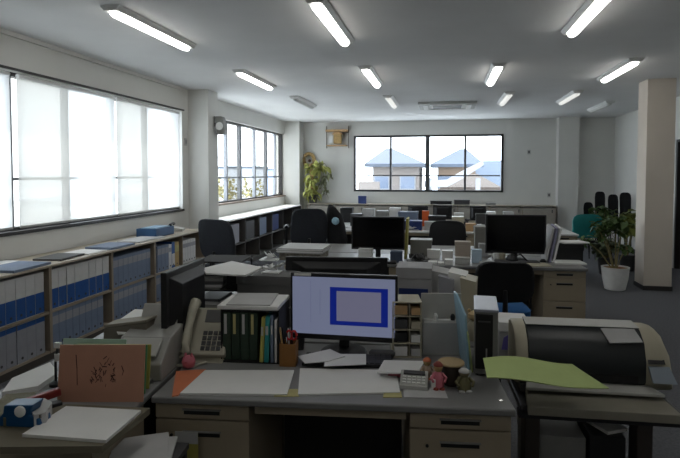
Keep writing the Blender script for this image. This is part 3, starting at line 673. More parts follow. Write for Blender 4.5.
def block(name, px0, px1, pyt, y, z, dep, m, label, cat, group=None, bevel=0, rz=0., build=True):
    """solid standing on height z, front face at depth y, spanning two columns of the photograph up to row pyt"""
    a, b = at(px0, pyt, y=y), at(px1, pyt, y=y); h = max(.004, (a.z + b.z) / 2 - z)
    o = MB().box(((a.x + b.x) / 2, y + dep / 2, z + h / 2), (b.x - a.x, dep, h), rz).build(name, m, None, bevel)
    return tag(o, label, cat, group)
def boxy(name, px0, px1, pyt, y, z, dep, m, label, cat, lid=None, group=None, rz=0.):
    """a box with its lid or top as a part"""
    a, b = at(px0, pyt, y=y), at(px1, pyt, y=y); h = max(.01, (a.z + b.z) / 2 - z); w_ = b.x - a.x
    t = thing(name, label, cat, ((a.x + b.x) / 2, y + dep / 2, z), rz, group)
    MB().box((0, 0, h * .41), (w_ * .97, dep * .97, h * .82)).build('body', m, t, .002); MB().box((0, 0, h * .91), (w_, dep, h * .18)).build('lid', lid or m, t, .002)
    return t

# ------------------------------------------------------------------ left desk beside the front desk
LZ = -PI / 2 + RA; LX = Vector((math.cos(LZ), math.sin(LZ), 0)); LY = Vector((-math.sin(LZ), math.cos(LZ), 0))
B0 = Vector((-1.915, 2.815, 0))
desk('left desk set crosswise, crowded with an orange booklet and a printer', B0 + LY * .10, LZ, W=1.40, dep=.60)
desk('crosswise desk further back on the left, carrying a rack of magazines', B0 - LX * 1.405 + LY * .20, LZ, W=1.40, dep=.50)
monitor('black monitor turned sideways on the left desk behind the telephone', (-1.215, 2.40, .70), -PI / 2 + .05, .44, .32, .09, body=BLACK)
# low stack board at the front
pts = [(18, 436), (65, 408), (140, 411), (106, 440), (100, 446), (0, 447), (-12, 440)]
slab('flat_carton', [(0, 447), (102, 446), (150, 408), (66, 404), (0, 425)], .70, .022, mat('olive_board', (112, 106, 90), .7), 'flat beige carton at the near end of the left desk', 'carton')
slab('paper_sheet', [(22, 434), (66, 406), (141, 410), (106, 440)], .7225, .010, PAPER, 'large white sheet on the flat beige carton, front left', 'paper')
# orange booklet standing, with green and yellow folders behind
def standing(name, pa, pb, z, h, t_, m, label, cat, lean=.0, **k):
    a, b = at(*pa, z=z), at(*pb, z=z); d = (b - a).normalized(); nrm = Vector((-d.y, d.x, 0))
    o = MB().extr([a, b, b + nrm * lean + Vector((0, 0, h)), a + nrm * lean + Vector((0, 0, h))], nrm * t_).build(name, m, None, .0015); tag(o, label, cat); return o, a, d, nrm
a1, b1 = at(57, 402, z=.70), at(143, 402, z=.70); d1 = (b1 - a1).normalized(); n1 = Vector((-d1.y, d1.x, 0)); rr = random.Random(5)
m = MB(); m.extr([a1, b1, b1 + n1 * .03 + Vector((0, 0, .205)), a1 + n1 * .03 + Vector((0, 0, .205))], n1 * .006)
def mark(u0, v0, u1, v1, r=.0012):
    p0 = a1 + d1 * u0 + n1 * (.03 * v0 / .205) + Vector((0, 0, v0)); p1 = a1 + d1 * u1 + n1 * (.03 * v1 / .205) + Vector((0, 0, v1)); m.tube([p0, p1], r, 4, 1)
mark(.062, .17, .068, .12, .0018); mark(.068, .12, .072, .06, .0015); mark(.235, .13, .243, .11, .002); mark(.243, .11, .238, .095)
for k in range(44):
    u = .125 + rr.random() * .085; v = .06 + rr.random() * min(1, (u - .11) * 14) * .115; mark(u, v, u + rr.uniform(-.016, .016), v + rr.uniform(-.02, .02), rr.choice((.001, .0018)))
tag(m.build('booklet', [ORANGE, INK]), 'orange booklet with dark sketch marks standing on the left desk', 'booklet')
standing('folder', (70, 393), (145, 394), .70, .182, .006, GREENF, 'green folder standing behind the orange booklet', 'folder', .03)
standing('folder', (74, 388), (149, 389), .70, .168, .004, YELLOWF, 'yellow folder standing behind the green one', 'folder', .03)
standing('clear_file', (60, 385), (124, 386), .70, .180, .004, mat('pale_green', (178, 206, 190), .4), 'pale green clear file peeping above the orange booklet', 'file', .03)
# tape dispenser
p = at(18, 434, z=.70); t = thing('tape_dispenser', 'blue tape dispenser at the near left edge of the left desk', 'tape dispenser', (p.x, p.y + .03, .7225), RA)
m = MB(); m.extr([(-.075, -.03, 0), (.075, -.03, 0), (.07, -.03, .03), (.035, -.03, .04), (.05, -.03, .075), (-.05, -.03, .07), (-.055, -.03, .045), (-.075, -.03, .02)], (0, .06, 0)); m.build('body', BLUE if False else mat('dispenser_blue', (18, 74, 118), .35), t, .004)
MB().lathe([(.016, 0), (.018, .002), (.018, .008), (.016, .01)], (.01, -.031, .055), 24, R=Matrix.Rotation(PI / 2, 3, 'X')).build('tape_roll', PAPER, t, smooth=True)
MB().box((.07, 0, .036), (.006, .05, .012)).build('cutter', CHROME, t)
slab('paper_roll', [(28, 406), (44, 398), (52, 402), (46, 412), (34, 415)], .7225, .045, PAPERG, 'pale crumpled paper wad behind the blue tape dispenser', 'paper')
t = thing('red_stapler', 'dark red stapler between the paper stack and the orange booklet', 'stapler', (*at(40, 398, z=.75).xy, .70), .9)
MB().box((0, 0, .012), (.14, .035, .02)).build('base', BLACK, t, .004); MB().box((0, 0, .05), (.135, .03, .028), rot=Euler((0, -.12, 0))).build('arm', mat('dark_red', (120, 34, 30), .4), t, .006); MB().box((-.055, 0, .03), (.02, .03, .03)).build('hinge', BLACK, t)
slab('paper_stack', [(2, 392), (12, 378), (50, 362), (58, 372), (38, 386)], .70, .02, PAPER, 'white papers at the outer side of the left desk', 'paper')
slab('paper_bag', [(-10, 408), (6, 394), (34, 392), (44, 400), (26, 412), (4, 418)], .7235, .03, mat('olive_paper', (112, 108, 88), .8, bump=.2), 'olive paper bundle lying behind the blue tape dispenser', 'paper')
p = at(52, 392, z=.70); t = thing('desk_lamp_clip', 'small black and white clip stand left of the orange booklet', 'clip stand', (p.x - .03, p.y + .06, .70))
MB().lathe([(.025, 0), (.025, .01), (.008, .02)], (0, 0, 0), 14).build('base', BLACK, t, smooth=True); MB().tube([(0, 0, .015), (0, 0, .10), (.01, 0, .15)], .005, 8).build('stem', BLACK, t); MB().box((.01, 0, .115), (.02, .012, .03)).build('clip', WHITE, t); MB().box((.012, 0, .165), (.026, .014, .02)).build('head', WHITE, t)
# printer and paper box on the left desk
t = thing('desktop_printer', 'grey desktop printer with sloping lid behind the yellow folder', 'printer', (*at(160, 378, z=.70).xy, .70), RA + .02)
t.location.x -= .10; t.location.y += .08
m = MB(); m.extr([(-.11, -.13, 0), (-.11, .13, 0), (-.11, .13, .17), (-.11, -.02, .15), (-.11, -.13, .07)], (.22, 0, 0)); m.build('body', mat('printer_grey', (150, 150, 146), .5), t, .006)
MB().box((0, -.082, .125), (.17, .09, .01), rot=Euler((.60, 0, 0))).build('cover', LGREY, t, .003)
MB().box((0, -.133, .045), (.12, .01, .018)).build('paper_slot', BLACK, t); MB().box((.0, -.17, .012), (.15, .10, .008)).build('output_tray', GREY, t)
MB().extr([(-.085, .11, .165), (.085, .11, .165), (.085, .16, .245), (-.085, .16, .245)], (0, .008, .004)).build('paper_support', LGREY, t)
t = thing('box_file', 'grey-brown tilted box file behind the orange booklet', 'box', (*at(126, 372, z=.70).xy, .70), RA - .1); t.location.y += .13; t.location.x -= .065
m = MB(); m.extr([(-.11, -.04, 0), (.11, -.04, 0), (.11, -.04, .19), (-.10, -.04, .155)], (0, .10, 0)); m.build('body', mat('taupe', (112, 106, 96), .7), t, .003)
MB().extr([(-.10, -.04, .157), (.11, -.04, .192), (.115, .06, .192), (-.10, .06, .157)], (0, 0, .012)).build('lid', mat('taupe_light', (146, 140, 128), .7), t, .002)
o = slab('paper_sheet', [(113, 324), (135, 309), (162, 311), (160, 332), (118, 334)], .84, .004, PAPER, 'white sheet fanned up behind the printer', 'paper')
tag(MB().box((o.location.x, o.location.y, .7695), (.16, .14, .139), .2).build('carton', DGREY), 'dark carton holding up the white sheet behind the printer', 'box')
# cart with papers between the desks, below
p = at(128, 442, z=.585); t = thing('side_cart', 'low dark cart with papers in the corner between the two front desks', 'cart', (-.985, 1.64, 0), RA)
MB().box((0, 0, .565), (.20, .26, .02)).build('tray', DGREY, t); MB().box((0, 0, .25), (.20, .26, .02)).build('shelf', DGREY, t)
for sx in (-1, 1):
    for sy in (-1, 1): MB().box((sx * .085, sy * .115, .29), (.018, .018, .54)).build('leg', DGREY, t); MB().lathe([(.02, -.01), (.02, .01)], (sx * .085, sy * .115, .02), 12, R=Matrix.Rotation(PI / 2, 3, 'X')).build('caster', BLACK, t)
books(-1.0, 1.64, .575, 4, 'loose white papers on the low cart beside the front desk', None, RA + .3, (PAPER, PAPERG), .19, .25, .004, .01, seed=4)

# ------------------------------------------------------------------ back part of the front desk
# letter drawers
o = A(.83, .50); t = thing('drawer_organizer', 'small cream drawer organizer stuffed with cards beside the lit monitor', 'organizer', A(.985, .60), RA + .05)
m = MB(); Wd, Hd, Dd = .135, .26, .16
m.box((0, Dd / 2 - .003, Hd / 2), (Wd, .006, Hd)); m.box((-Wd / 2 + .003, 0, Hd / 2), (.006, Dd, Hd)).box((Wd / 2 - .003, 0, Hd / 2), (.006, Dd, Hd)).box((.012, 0, Hd / 2), (.004, Dd - .01, Hd))
for k in range(5): m.box((0, 0, .003 + k * (Hd - .006) / 4), (Wd, Dd, .005))
m.build('frame', CREAM, t)
cc = [WHITE, WOOD, PAPERG, BLACK, CREAM, WHITE, DGREY, PAPER]
for r in range(4):
    z = .008 + r * (Hd - .006) / 4
    MB().box((-.028, -.035 + r % 2 * .008, z + .022), (.060, .09, .042)).build('card_box', cc[(r * 3) % 8], t); MB().box((.040, -.04, z + .017), (.040, .08, .032)).build('small_box', cc[(r * 5 + 2) % 8], t)
o = A(1.155, .60); t = thing('desk_partition', 'grey board organizer standing between the card drawers and the computer', 'organizer', (o.x, o.y, .70), RA + .05)
MB().box((0, .03, .14), (.19, .008, .28)).build('back_board', LGREY, t, .002); MB().box((0, -.02, .075), (.185, .006, .15)).build('front_board', PAPERG, t, .002); MB().box((0, .005, .004), (.185, .06, .008)).build('base', LGREY, t)
MB().box((-.0, .0, .155), (.17, .03, .012)).build('card_row', PAPER, t)
for u, l in ((-.03, 'white correction bottle tucked in the grey board organizer'), (.05, 'dark clip tucked in the grey board organizer')):
    q = A(1.155 + u, .595, .861); tag(MB().lathe([(.010, 0), (.011, .02), (.006, .03)], q, 10).build('small_bottle', WHITE if u < 0 else BLACK), l, 'bottle')
# computer tower
q = at(486, 377, z=.70); t = thing('computer_tower', 'slim computer tower with black front and pale top on the front desk', 'computer', (q.x + .005, q.y + .13, .70), -.05)
MB().box((0, 0, .142), (.095, .26, .265)).build('case', GREY, t, .004); MB().box((-.008, -.134, .150), (.070, .010, .23)).build('front_panel', BLACKM, t, .003)
MB().box((0, -.002, .279), (.10, .268, .012)).build('top_cover', mat('tower_top', (150, 154, 166), .35), t, .003); MB().box((.002, -.14, .10), (.006, .003, .045)).build('light_strip', GREY, t); MB().box((-.008, -.1395, .235), (.05, .004, .006)).build('disc_slot', DGREY, t)
for sx in (-1, 1): MB().box((sx * .035, 0, .005), (.012, .22, .01)).build('foot', BLACK, t)
# blue translucent and green folders beside the tower
q = A(1.262, .50); 
tag(MB().extr([(q.x - .035, q.y + .08, .70), (q.x - .005, q.y - .12, .70), (q.x - .02, q.y - .12, .94), (q.x - .055, q.y - .02, 1.01), (q.x - .065, q.y + .08, 1.0)], (.008, 0, 0)).build('clear_folder', PALEBLUE), 'pale blue plastic folder leaning beside the computer tower', 'folder')
tag(MB().extr([(q.x - .012, q.y + .06, .70), (q.x + .012, q.y - .14, .70), (q.x - .008, q.y - .14, .86), (q.x - .03, q.y - .0, .93), (q.x - .04, q.y + .06, .92)], (.005, 0, 0)).build('clear_folder', mat('pale_lime', (176, 190, 130), .5)), 'pale lime folder leaning between the blue one and tower', 'folder')

# ------------------------------------------------------------------ desk behind the front desk
q = at(335, 262, y=3.05); monitor('black monitor standing behind the lit one, facing away', (q.x, 3.08, .70), PI + RA, .60, .30, .06)
boxy('carton', 236, 292, 276, 2.85, .70, .24, mat('grey_carton', (110, 110, 110), .8), 'grey carton with crumpled tissue on top, behind the green files', 'box')
m = MB(); rr = random.Random(8); q = at(272, 272, y=2.95); zt_ = at(270, 276, y=2.85).z
for k in range(14):
    c = Vector((q.x + rr.uniform(-.05, .05), q.y + rr.uniform(-.05, .05), zt_ + .003 + rr.uniform(0, .02))); m.add([c + Vector((rr.uniform(-.035, .035), rr.uniform(-.03, .03), rr.uniform(0, .04))) for _ in range(4)], [(0, 1, 2), (0, 2, 3), (0, 3, 1), (1, 3, 2)])
m.box((q.x, q.y, zt_ + .004), (.1, .08, .006))
tag(m.build('tissue', WHITE), 'crumpled white tissue on the grey carton', 'tissue')
q = at(222, 280, y=3.0); t = thing('magazine_rack', 'black wire rack of magazines on the crosswise desk behind', 'rack', (q.x, 3.05, .70), RA)
for z in (.004, .17, .335): MB().box((0, 0, z), (.27, .26, .008)).build('shelf', BLACKM, t)
for sx in (-1, 1):
    for sy in (-1, 1): MB().box((sx * .13, sy * .125, .17), (.008, .008, .33)).build('post', BLACKM, t)
books(q.x - .05, 3.03, .7085, 6, 'pile of worn magazines in the lower part of the black rack', None, RA, (PAPERG, DGREY, CREAM, GREY), .14, .22, .012, .024, 'magazine_pile', 2)
books(q.x - .05, 3.03, .8745, 6, 'pile of speckled magazines in the upper part of the black rack', None, RA, (GREY, PAPERG, DGREY), .14, .22, .012, .022, 'magazine_pile', 3)
tag(MB().box((q.x + .08, 3.05, .8745 + .06), (.08, .2, .12), RA).build('dark_box', BLACKM), 'small black box in the magazine rack', 'box')
slab('paper_sheet', [(203, 268), (232, 261), (262, 267), (246, 275), (206, 273)], 1.0395, .008, PAPER, 'white sheets curling over the top of the magazine rack', 'paper')
# papers between the lit monitor and the computer, on the rear desk
boxy('document_box', 396, 432, 268, 2.95, .70, .22, mat('pale_box', (160, 160, 162), .8), 'pale document box with dark blue side band behind the card drawers', 'box', DBLUE if False else None)
a, b = at(399, 288, y=2.945), at(428, 299, y=2.945); tag(MB().box(((a.x + b.x) / 2, 2.944, (a.z + b.z) / 2), (b.x - a.x, .006, a.z - b.z)).build('blue_book', DBLUE), 'dark blue label card on the pale document box', 'label')
for i, (x0, x1, yt, y, hh, c, l) in enumerate(((432, 446, 270, 2.98, 0, PAPERG, 'pale folder standing right of the document box'), (442, 452, 276, 2.93, 0, FGREY, 'grey folder leaning right of the document box'), (452, 464, 272, 2.96, 0, PAPER, 'white folder standing before the black chair'), (464, 474, 278, 2.90, 0, CREAM, 'cream folder nearest the computer tower on the rear desk'))):
    a, b = at(x0, yt, y=y), at(x1, yt + 4, y=y); tag(MB().extr([(a.x, y, .70), (b.x, y, .70), (b.x + .01, y, b.z), (a.x - .02, y, a.z)], (.02, .16, 0)).build('folder', c), l, 'folder')
q = at(469, 292, y=2.84); t = thing('soft_toy', 'small cream soft toy beside the white folder', 'soft toy', (q.x + .02, 2.80, .70))
MB().lathe([(.02, 0), (.035, .03), (.03, .08), (.015, .1)], (0, 0, 0), 14).build('body', CREAM, t, smooth=True); MB().lathe([(.001, -.03), (.026, -.01), (.026, .012), (.001, .03)], (0, 0, .125), 14).build('head', mat('toy_tan', (196, 172, 132), .8), t, smooth=True)
for s in (-1, 1): MB().lathe([(.008, -.006), (.010, 0), (.008, .006)], (s * .02, 0, .152), 10, R=Matrix.Rotation(PI / 2, 3, 'X')).build('ear', mat('toy_tan', (1, 1, 1)), t, smooth=True)
# ------------------------------------------------------------------ plotter
px0, px1 = at(514, 318, y=2.44), at(650, 320, y=2.62); PLZ = RA - .02
t = thing('large_plotter', 'wide plotter with dark rounded cover on a black stand', 'plotter', (px0.x, 2.36, 0), PLZ * .55); t.scale.z = 1.015
PW = (at(668, 350, y=2.44).x - px0.x)
def body_prof(x): # rounded side profile in (y, z)
    return [(x, y, z) for y, z in ((.03, .645), (.0, .68), (.0, .76), (.025, .83), (.075, .872), (.14, .885), (.20, .87), (.22, .62))]
m = MB(); m.loft([body_prof(.055), body_prof(PW - .10)]); m.build('cover', mat('smoked_cover', (40, 44, 46), .38), t, smooth=True)
def cap(x, s=1.02): return [(x, .11 + (y - .11) * s, .72 + (z - .72) * s) for _, y, z in body_prof(0)]
m = MB(); m.loft([cap(0, .97), cap(.01), cap(.05)]); m.build('end_cap', CREAM, t, smooth=True)
def rcap(x, k): return [(x, y, .645 + (z - .645) * k) for _, y, z in cap(0)]
m = MB(); m.loft([cap(PW - .10), cap(PW - .07), rcap(PW - .04, .965), rcap(PW - .018, .90), rcap(PW - .004, .75), rcap(PW, .45)]); m.build('end_cap', CREAM, t, smooth=True)
m = MB(); m.add([(x, y, z) for x in (.055, PW - .10) for y, z in ((.085, .877), (.17, .884), (.17, .890), (.08, .881))], [(0, 1, 5, 4), (1, 2, 6, 5), (2, 3, 7, 6), (3, 0, 4, 7), (3, 2, 1, 0), (4, 5, 6, 7)]); m.build('top_strip', LGREY, t)
MB().box((PW / 2 - .03, 0.012, .69), (PW - .20, .03, .03)).build('media_slot', BLACKM, t)
MB().extr([(PW - .095, -.012, .76), (PW - .03, -.008, .76), (PW - .03, .03, .80), (PW - .095, .03, .80)], (0, .015, 0)).build('display', BLACK, t)
MB().extr([(PW - .095, -.06, .70), (PW - .005, -.06, .70), (PW - .015, -.01, .75), (PW - .095, -.01, .75)], (0, .012, 0)).build('control_panel', mat('panel_grey', (124, 134, 144), .35), t)
MB().extr([(.03, -.06, .645), (PW - .05, -.06, .645), (PW - .09, .03, .655), (.05, .03, .655)], (0, 0, .012)).build('output_shelf', LGREY, t, .003)
MB().box((PW / 2 - .02, .02, .635), (PW - .08, .06, .03)).build('front_slot', DGREY, t)
MB().extr([(.02, -.16, .585), (PW - .03, -.16, .585), (PW - .05, .0, .60), (.04, .0, .60)], (0, 0, .035)).build('lower_tray', mat('tray_grey', (138, 134, 122), .5), t, .003)
MB().box((PW / 2, .06, .588), (PW + .0, .34, .03)).build('chassis', DGREY, t, .006)
MB().box((PW / 2, -.11, .573), (PW + .02, .05, .022)).build('cross_bar', BLACK, t)
for x in (.03, PW - .16):
    MB().box((x + .02, -.06, .28), (.06, .09, .56)).build('leg', mat('stand_brown', (58, 52, 48), .5), t, .006); MB().box((x + .02, .05, .03), (.06, .50, .03)).build('foot_bar', BLACK, t)
q = at(641, 326, y=2.44); tag(MB().extr([(q.x - .155, 2.452, .886), (q.x - .02, 2.46, .887), (q.x - .005, 2.40, .850), (q.x - .135, 2.390, .843)], (0, -.002, .004)).build('paper_sheet', PAPERG), 'pale sheet lying on the dark cover of the plotter', 'paper')
# lime paper bridging from the desk to the plotter
P0 = [at(483, 358, z=.80), at(572, 361, z=.80), at(606, 377, z=.765), at(609, 386, z=.745), at(570, 378, z=.765), at(487, 380, z=.765)]
m = MB(); nu, nv = 14, 6; vs = []
for j in range(nv + 1):
    for i in range(nu + 1):
        u, v = i / nu, j / nv; top = P0[0].lerp(P0[1], u); bot = P0[5].lerp(P0[3], u); q = top.lerp(bot, v); q.z += .012 * math.sin(u * 5 + v) - .02 * max(0, u - .8) * v; vs.append(q)
m.add(vs, [(j * (nu + 1) + i, j * (nu + 1) + i + 1, (j + 1) * (nu + 1) + i + 1, (j + 1) * (nu + 1) + i) for j in range(nv) for i in range(nu)])
o = m.build('poster_sheet', LIME, smooth=False); md = o.modifiers.new('thick', 'SOLIDIFY'); md.thickness = .004; tag(o, 'large lime green sheet bridging the front desk and the plotter', 'paper')
# magenta-violet roll and pale box behind the tower
boxy('paper_carton', 499, 530, 323, 2.75, .55, .2, PAPERG, 'pale carton with violet print between tower and plotter', 'box', PAPER)
a = at(512, 338, y=2.745); m = MB(); m.extr([(a.x - .05, 2.744, a.z - .06), (a.x + .045, 2.744, a.z - .06), (a.x + .045, 2.744, a.z + .035), (a.x + .01, 2.744, a.z + .035), (a.x - .04, 2.744, a.z)], (0, -.003, 0)); o = m.build('violet_print', VIOLET); o.parent = bpy.data.objects['paper_carton']; o.matrix_parent_inverse = Matrix.Translation(-o.parent.location)
t = thing('low_stool', 'low dark stand carrying the pale carton behind the computer tower', 'stand', (bpy.data.objects['paper_carton'].location.x, 2.85, 0))
MB().box((0, 0, .54), (.17, .22, .02)).build('top', DGREY, t)
for sx in (-1, 1):
    for sy in (-1, 1): MB().box((sx * .07, sy * .09, .265), (.02, .02, .53)).build('leg', DGREY, t)
# things below the plotter
for i, (x0, x1, yt, y, z, dep, c, l) in enumerate(((526, 586, 436, 2.30, .0, .28, GREY, 'dark grey carton on the floor under the plotter'), (590, 626, 437, 2.28, .0, .28, BLACK, 'black carton with white papers on the floor under the plotter'))):
    boxy('carton', x0, x1, yt, y, z, dep, c, l, 'box')
q = at(608, 437, y=2.28); tag(MB().box((q.x, 2.41, q.z + .006), (.10, .2, .012), .5).build('paper_stack', PAPER), 'white papers on the black carton under the plotter', 'paper')

# ------------------------------------------------------------------ middle island
RM = .06; M0 = Vector((1.285, 5.12, 0)); cm, sm = math.cos(RM), math.sin(RM)
M1 = M0 - Vector((1.4 * cm, 1.4 * sm, 0)); M2 = M1 - Vector((1.4 * cm, 1.4 * sm, 0))
def Mi(k, u, v, z=.70): b = (M1, M2)[k]; return Vector((b.x + u * cm - v * sm, b.y + u * sm + v * cm, z))
desk('desk with three-drawer pedestal in the middle row, right of the blue-seated chair', M1, RM, W=1.39, left=False)
desk('middle row desk carrying the black monitor and white boxes', M2, RM, W=1.39)
desk('back desk of the middle row behind the far monitor', Mi(0, 1.39, 1.42, 0), RM + PI, W=1.39, top=GREY)
desk('back desk of the middle row behind the nearer monitor', Mi(1, 1.39, 1.42, 0), RM + PI, W=1.39, top=GREY)
q = at(378, 252, y=5.3); monitor('black switched-off monitor on the middle row, left of the white boxes', (q.x, 5.30, .70), .05, .525, .325, .10)
q = at(515, 252, y=5.55); monitor('larger black switched-off monitor before the leaning magazines', (q.x, 5.55, .70), .02, .575, .385, .06)
t = thing('flat_keyboard', 'dark keyboard below the black monitor of the middle row', 'keyboard', (at(375, 262, z=.7).x, 5.08, .70), RM); MB().box((0, 0, .01), (.42, .14, .018)).build('case', BLACK, t, .004); MB().box((0, 0, .021), (.40, .12, .006)).build('keys', DGREY, t)
t = thing('flat_keyboard', 'black keyboard under the larger far monitor', 'keyboard', (at(520, 268, z=.7).x, 5.30, .70), RM); MB().box((0, 0, .01), (.42, .14, .018)).build('case', BLACK, t, .004); MB().box((0, 0, .021), (.40, .12, .006)).build('keys', DGREY, t)
office_chair('black office chair with a blue seat at the middle row desk', (.44, 4.50, 0), .10, FABRICK, FABRICB, True, .88, .47)
office_chair('black chair between the two far monitors', (at(446, 228, y=6.9).x, 6.95, 0), PI * .97, FABRICK, FABRICK, False, .93, .50)
T5 = [  # name, px0, px1, top row, y, depth, material, label, category
 ('tissue_box', 358, 372, 249, 5.18, .10, WHITE, 'white tissue box below the middle row monitor', 'tissue box'),
 ('paper_box', 428, 437, 262, 5.10, .10, WHITE, 'small white box, leftmost of three on the middle desk edge', 'box'),
 ('paper_box', 438, 444, 263, 5.10, .10, PAPER, 'small white box, middle one of three on the desk edge', 'box'),
 ('paper_box', 445, 453, 260, 5.10, .10, WHITE, 'small white box, beside the beige one on the desk edge', 'box'),
 ('paper_box', 427, 440, 250, 5.45, .10, WHITE, 'white box further in, left of the black chair', 'box'),
 ('paper_box', 442, 453, 251, 5.45, .10, WHITE, 'white box further in, touching the beige box', 'box'),
 ('storage_box', 455, 471, 242, 5.30, .12, mat('beige_box', (168, 156, 144), .7), 'beige upright box between the two monitors', 'box'),
 ('storage_box', 455, 470, 258, 5.14, .10, LGREY, 'light grey box in front of the beige upright box', 'box'),
 ('file_holder', 475, 487, 227, 5.85, .2, mat('holder_grey', (118, 116, 110), .7), 'grey file holder just left of the larger far monitor', 'file holder'),
 ('paper_box', 472, 482, 250, 5.25, .10, mat('pale_blue_card', (176, 196, 214), .6), 'pale blue card box between beige box and far monitor', 'box'),
 ('paper_box', 479, 488, 244, 5.62, .10, PAPERG, 'pale small box behind the pale blue card box', 'box'),
 ('storage_box', 410, 432, 240, 5.60, .2, GREY, 'grey desk box between the monitor and the white boxes', 'box'),
 ('phone_base', 390, 402, 252, 5.12, .12, mat('dull_blue', (72, 84, 104), .5), 'dull blue gadget under the right edge of the nearer monitor', 'gadget'),
 ('letter_tray', 555, 584, 244, 5.50, .30, BLACK, 'upper black letter tray right of the leaning magazines', 'letter tray'),
]
for nm, x0, x1, yt, y, dp, c, l, ct in T5: boxy(nm, x0, x1, yt, y, .70, dp, c, l, ct)
q = at(570, 255, y=5.30); tag(MB().box((q.x, 5.40, .71), (.28, .22, .015), RM + .05).build('paper_stack', PAPER), 'white papers at the foot of the black letter tray', 'paper')
q = at(571, 243, y=5.55); tag(MB().box((q.x + .02, 5.62, at(571, 244, y=5.5).z + .006), (.26, .2, .01), .3).build('paper_stack', PAPER), 'white papers sticking out on top of the black letter tray', 'paper')
for k, (dx, c, l) in enumerate(((0, PAPERG, 'grey-white magazine leaning right of the larger far monitor'), (.035, mat('violet_grey', (138, 136, 160), .6), 'violet-grey magazine leaning second from that monitor'), (.07, PAPER, 'white magazine leaning outermost beside the black letter tray'))):
    a, b = at(544.5, 260, y=5.45), at(550, 226, y=5.45); tag(MB().extr([(a.x + dx, 5.42, .70), (a.x + dx, 5.66, .70), (b.x + dx + .02, 5.70, b.z), (b.x + dx + .02, 5.42, b.z - .02)], (.018, 0, 0)).build('magazine', c), l, 'magazine')
a, b = at(404, 250, y=5.35), at(409, 219, y=5.35); tag(MB().extr([(a.x, 5.36, .70), (a.x, 5.58, .70), (b.x - .03, 5.60, b.z), (b.x - .03, 5.36, b.z)], (.02, 0, 0)).build('file', YELLOWF), 'yellowish file standing at the right edge of the nearer monitor', 'file')
for px, l, c in ((497, 'white mug below the far monitor, nearest its left edge', WHITE), (503, 'cream mug below the far monitor', CREAM)): q = at(px, 256, y=5.35); mug(q.x, 5.42, .70, c, l, .075, .03)
books(at(528, 266, z=.7).x + .05, 5.18, .70, 2, 'thin papers in front of the larger far monitor', None, .2, (PAPERG, CREAM), .3, .2, .006, .01, seed=9)
books(at(495, 266, z=.7).x - .02, 5.22, .70, 2, 'pale blue papers left of the chair with the blue seat', None, -.2, (mat('pale_blue_paper', (1, 1, 1)), PAPERG), .22, .2, .006, .012, seed=10)
# mouse, cable mess
t = thing('computer_mouse', 'black mouse before the larger far monitor', 'mouse', (at(545, 264, z=.7).x, 5.42, .70)); MB().lathe([(.001, 0), (.03, .002), (.03, .015), (.015, .03), (.001, .033)], (0, 0, 0), 14).build('body', BLACK, t, smooth=True)
t = thing('desk_fan', 'small black gadget heap at the foot of the larger far monitor', 'gadget', (at(510, 258, y=5.5).x, 5.34, .70)); MB().lathe([(.05, 0), (.06, .03), (.04, .07), (.001, .09)], (0, 0, 0), 12).build('body', BLACK, t, smooth=True); MB().tube([(.0, 0, .06), (.08, .02, .08), (.14, 0, .02), (.2, 0, .01)], .008, 6).build('cable', BLACK, t)
# left end: paper stack on a carton, on the middle row
q0, q1 = at(279, 253, y=5.05), at(320, 253, y=5.05)
o = MB().box(((q0.x + q1.x) / 2, 5.25, (.70 + q0.z) / 2), (q1.x - q0.x, .38, q0.z - .70)); tag(o.build('carton', mat('speckled_box', (120, 116, 106), .8, var=.4, scale=50)), 'speckled carton under the paper stack at the end of the middle row', 'box')
t = thing('paper_stack', 'thick pale paper stack on the speckled carton', 'paper stack', ((q0.x + q1.x) / 2, 5.25, q0.z + .001)); zz = 0
for k in range(5): MB().box((.004 * (-1) ** k, .004 * (k % 3), zz + .005), (q1.x - q0.x + .04, .42, .009), .02 * (k % 3 - 1)).build('sheaf', [PAPERG, PAPER][k % 2], t); zz += .0095
# chairs by the side window
office_chair('tall dark office chair beside the side window bookcase', (-2.48, 6.0, 0), -PI / 2 + 1.2, FABRIC, FABRIC, False, 1.03, .56)
oc = office_chair('charcoal office chair with armrests and a jacket, before the hanging plant', (-1.72, 6.75, 0), .3, FABRIC, FABRIC, True, .99, .43, arm=.10); oc.scale = (1.13, 1.13, 1.13)
# jacket hung on that chair
t = thing('jacket', 'black jacket with a pale blue patch hanging over the charcoal chair', 'jacket', (at(335, 225, y=6.62).x, 6.64, .66))
m = MB(); sec = []
for z, w_, d_, ox in ((-.10, .10, .05, .01), (.05, .13, .08, .02), (.22, .12, .09, .0), (.36, .10, .08, -.02), (.46, .05, .06, -.05), (.50, .02, .03, -.07)): sec.append([(ox + w_ * math.cos(a) * (1 + .08 * math.sin(5 * a)), d_ * math.sin(a) * (1 + .1 * math.cos(4 * a)), z) for a in [2 * PI * k / 20 for k in range(20)]])
m.loft(sec); m.build('cloth', FABRICK, t, smooth=True); MB().lathe([(.001, 0), (.05, .005), (.04, .02), (.001, .03)], (.02, -.085, .30), 9, R=Matrix.Rotation(PI / 2, 3, 'X')).build('patch', PALEBLUE, t)

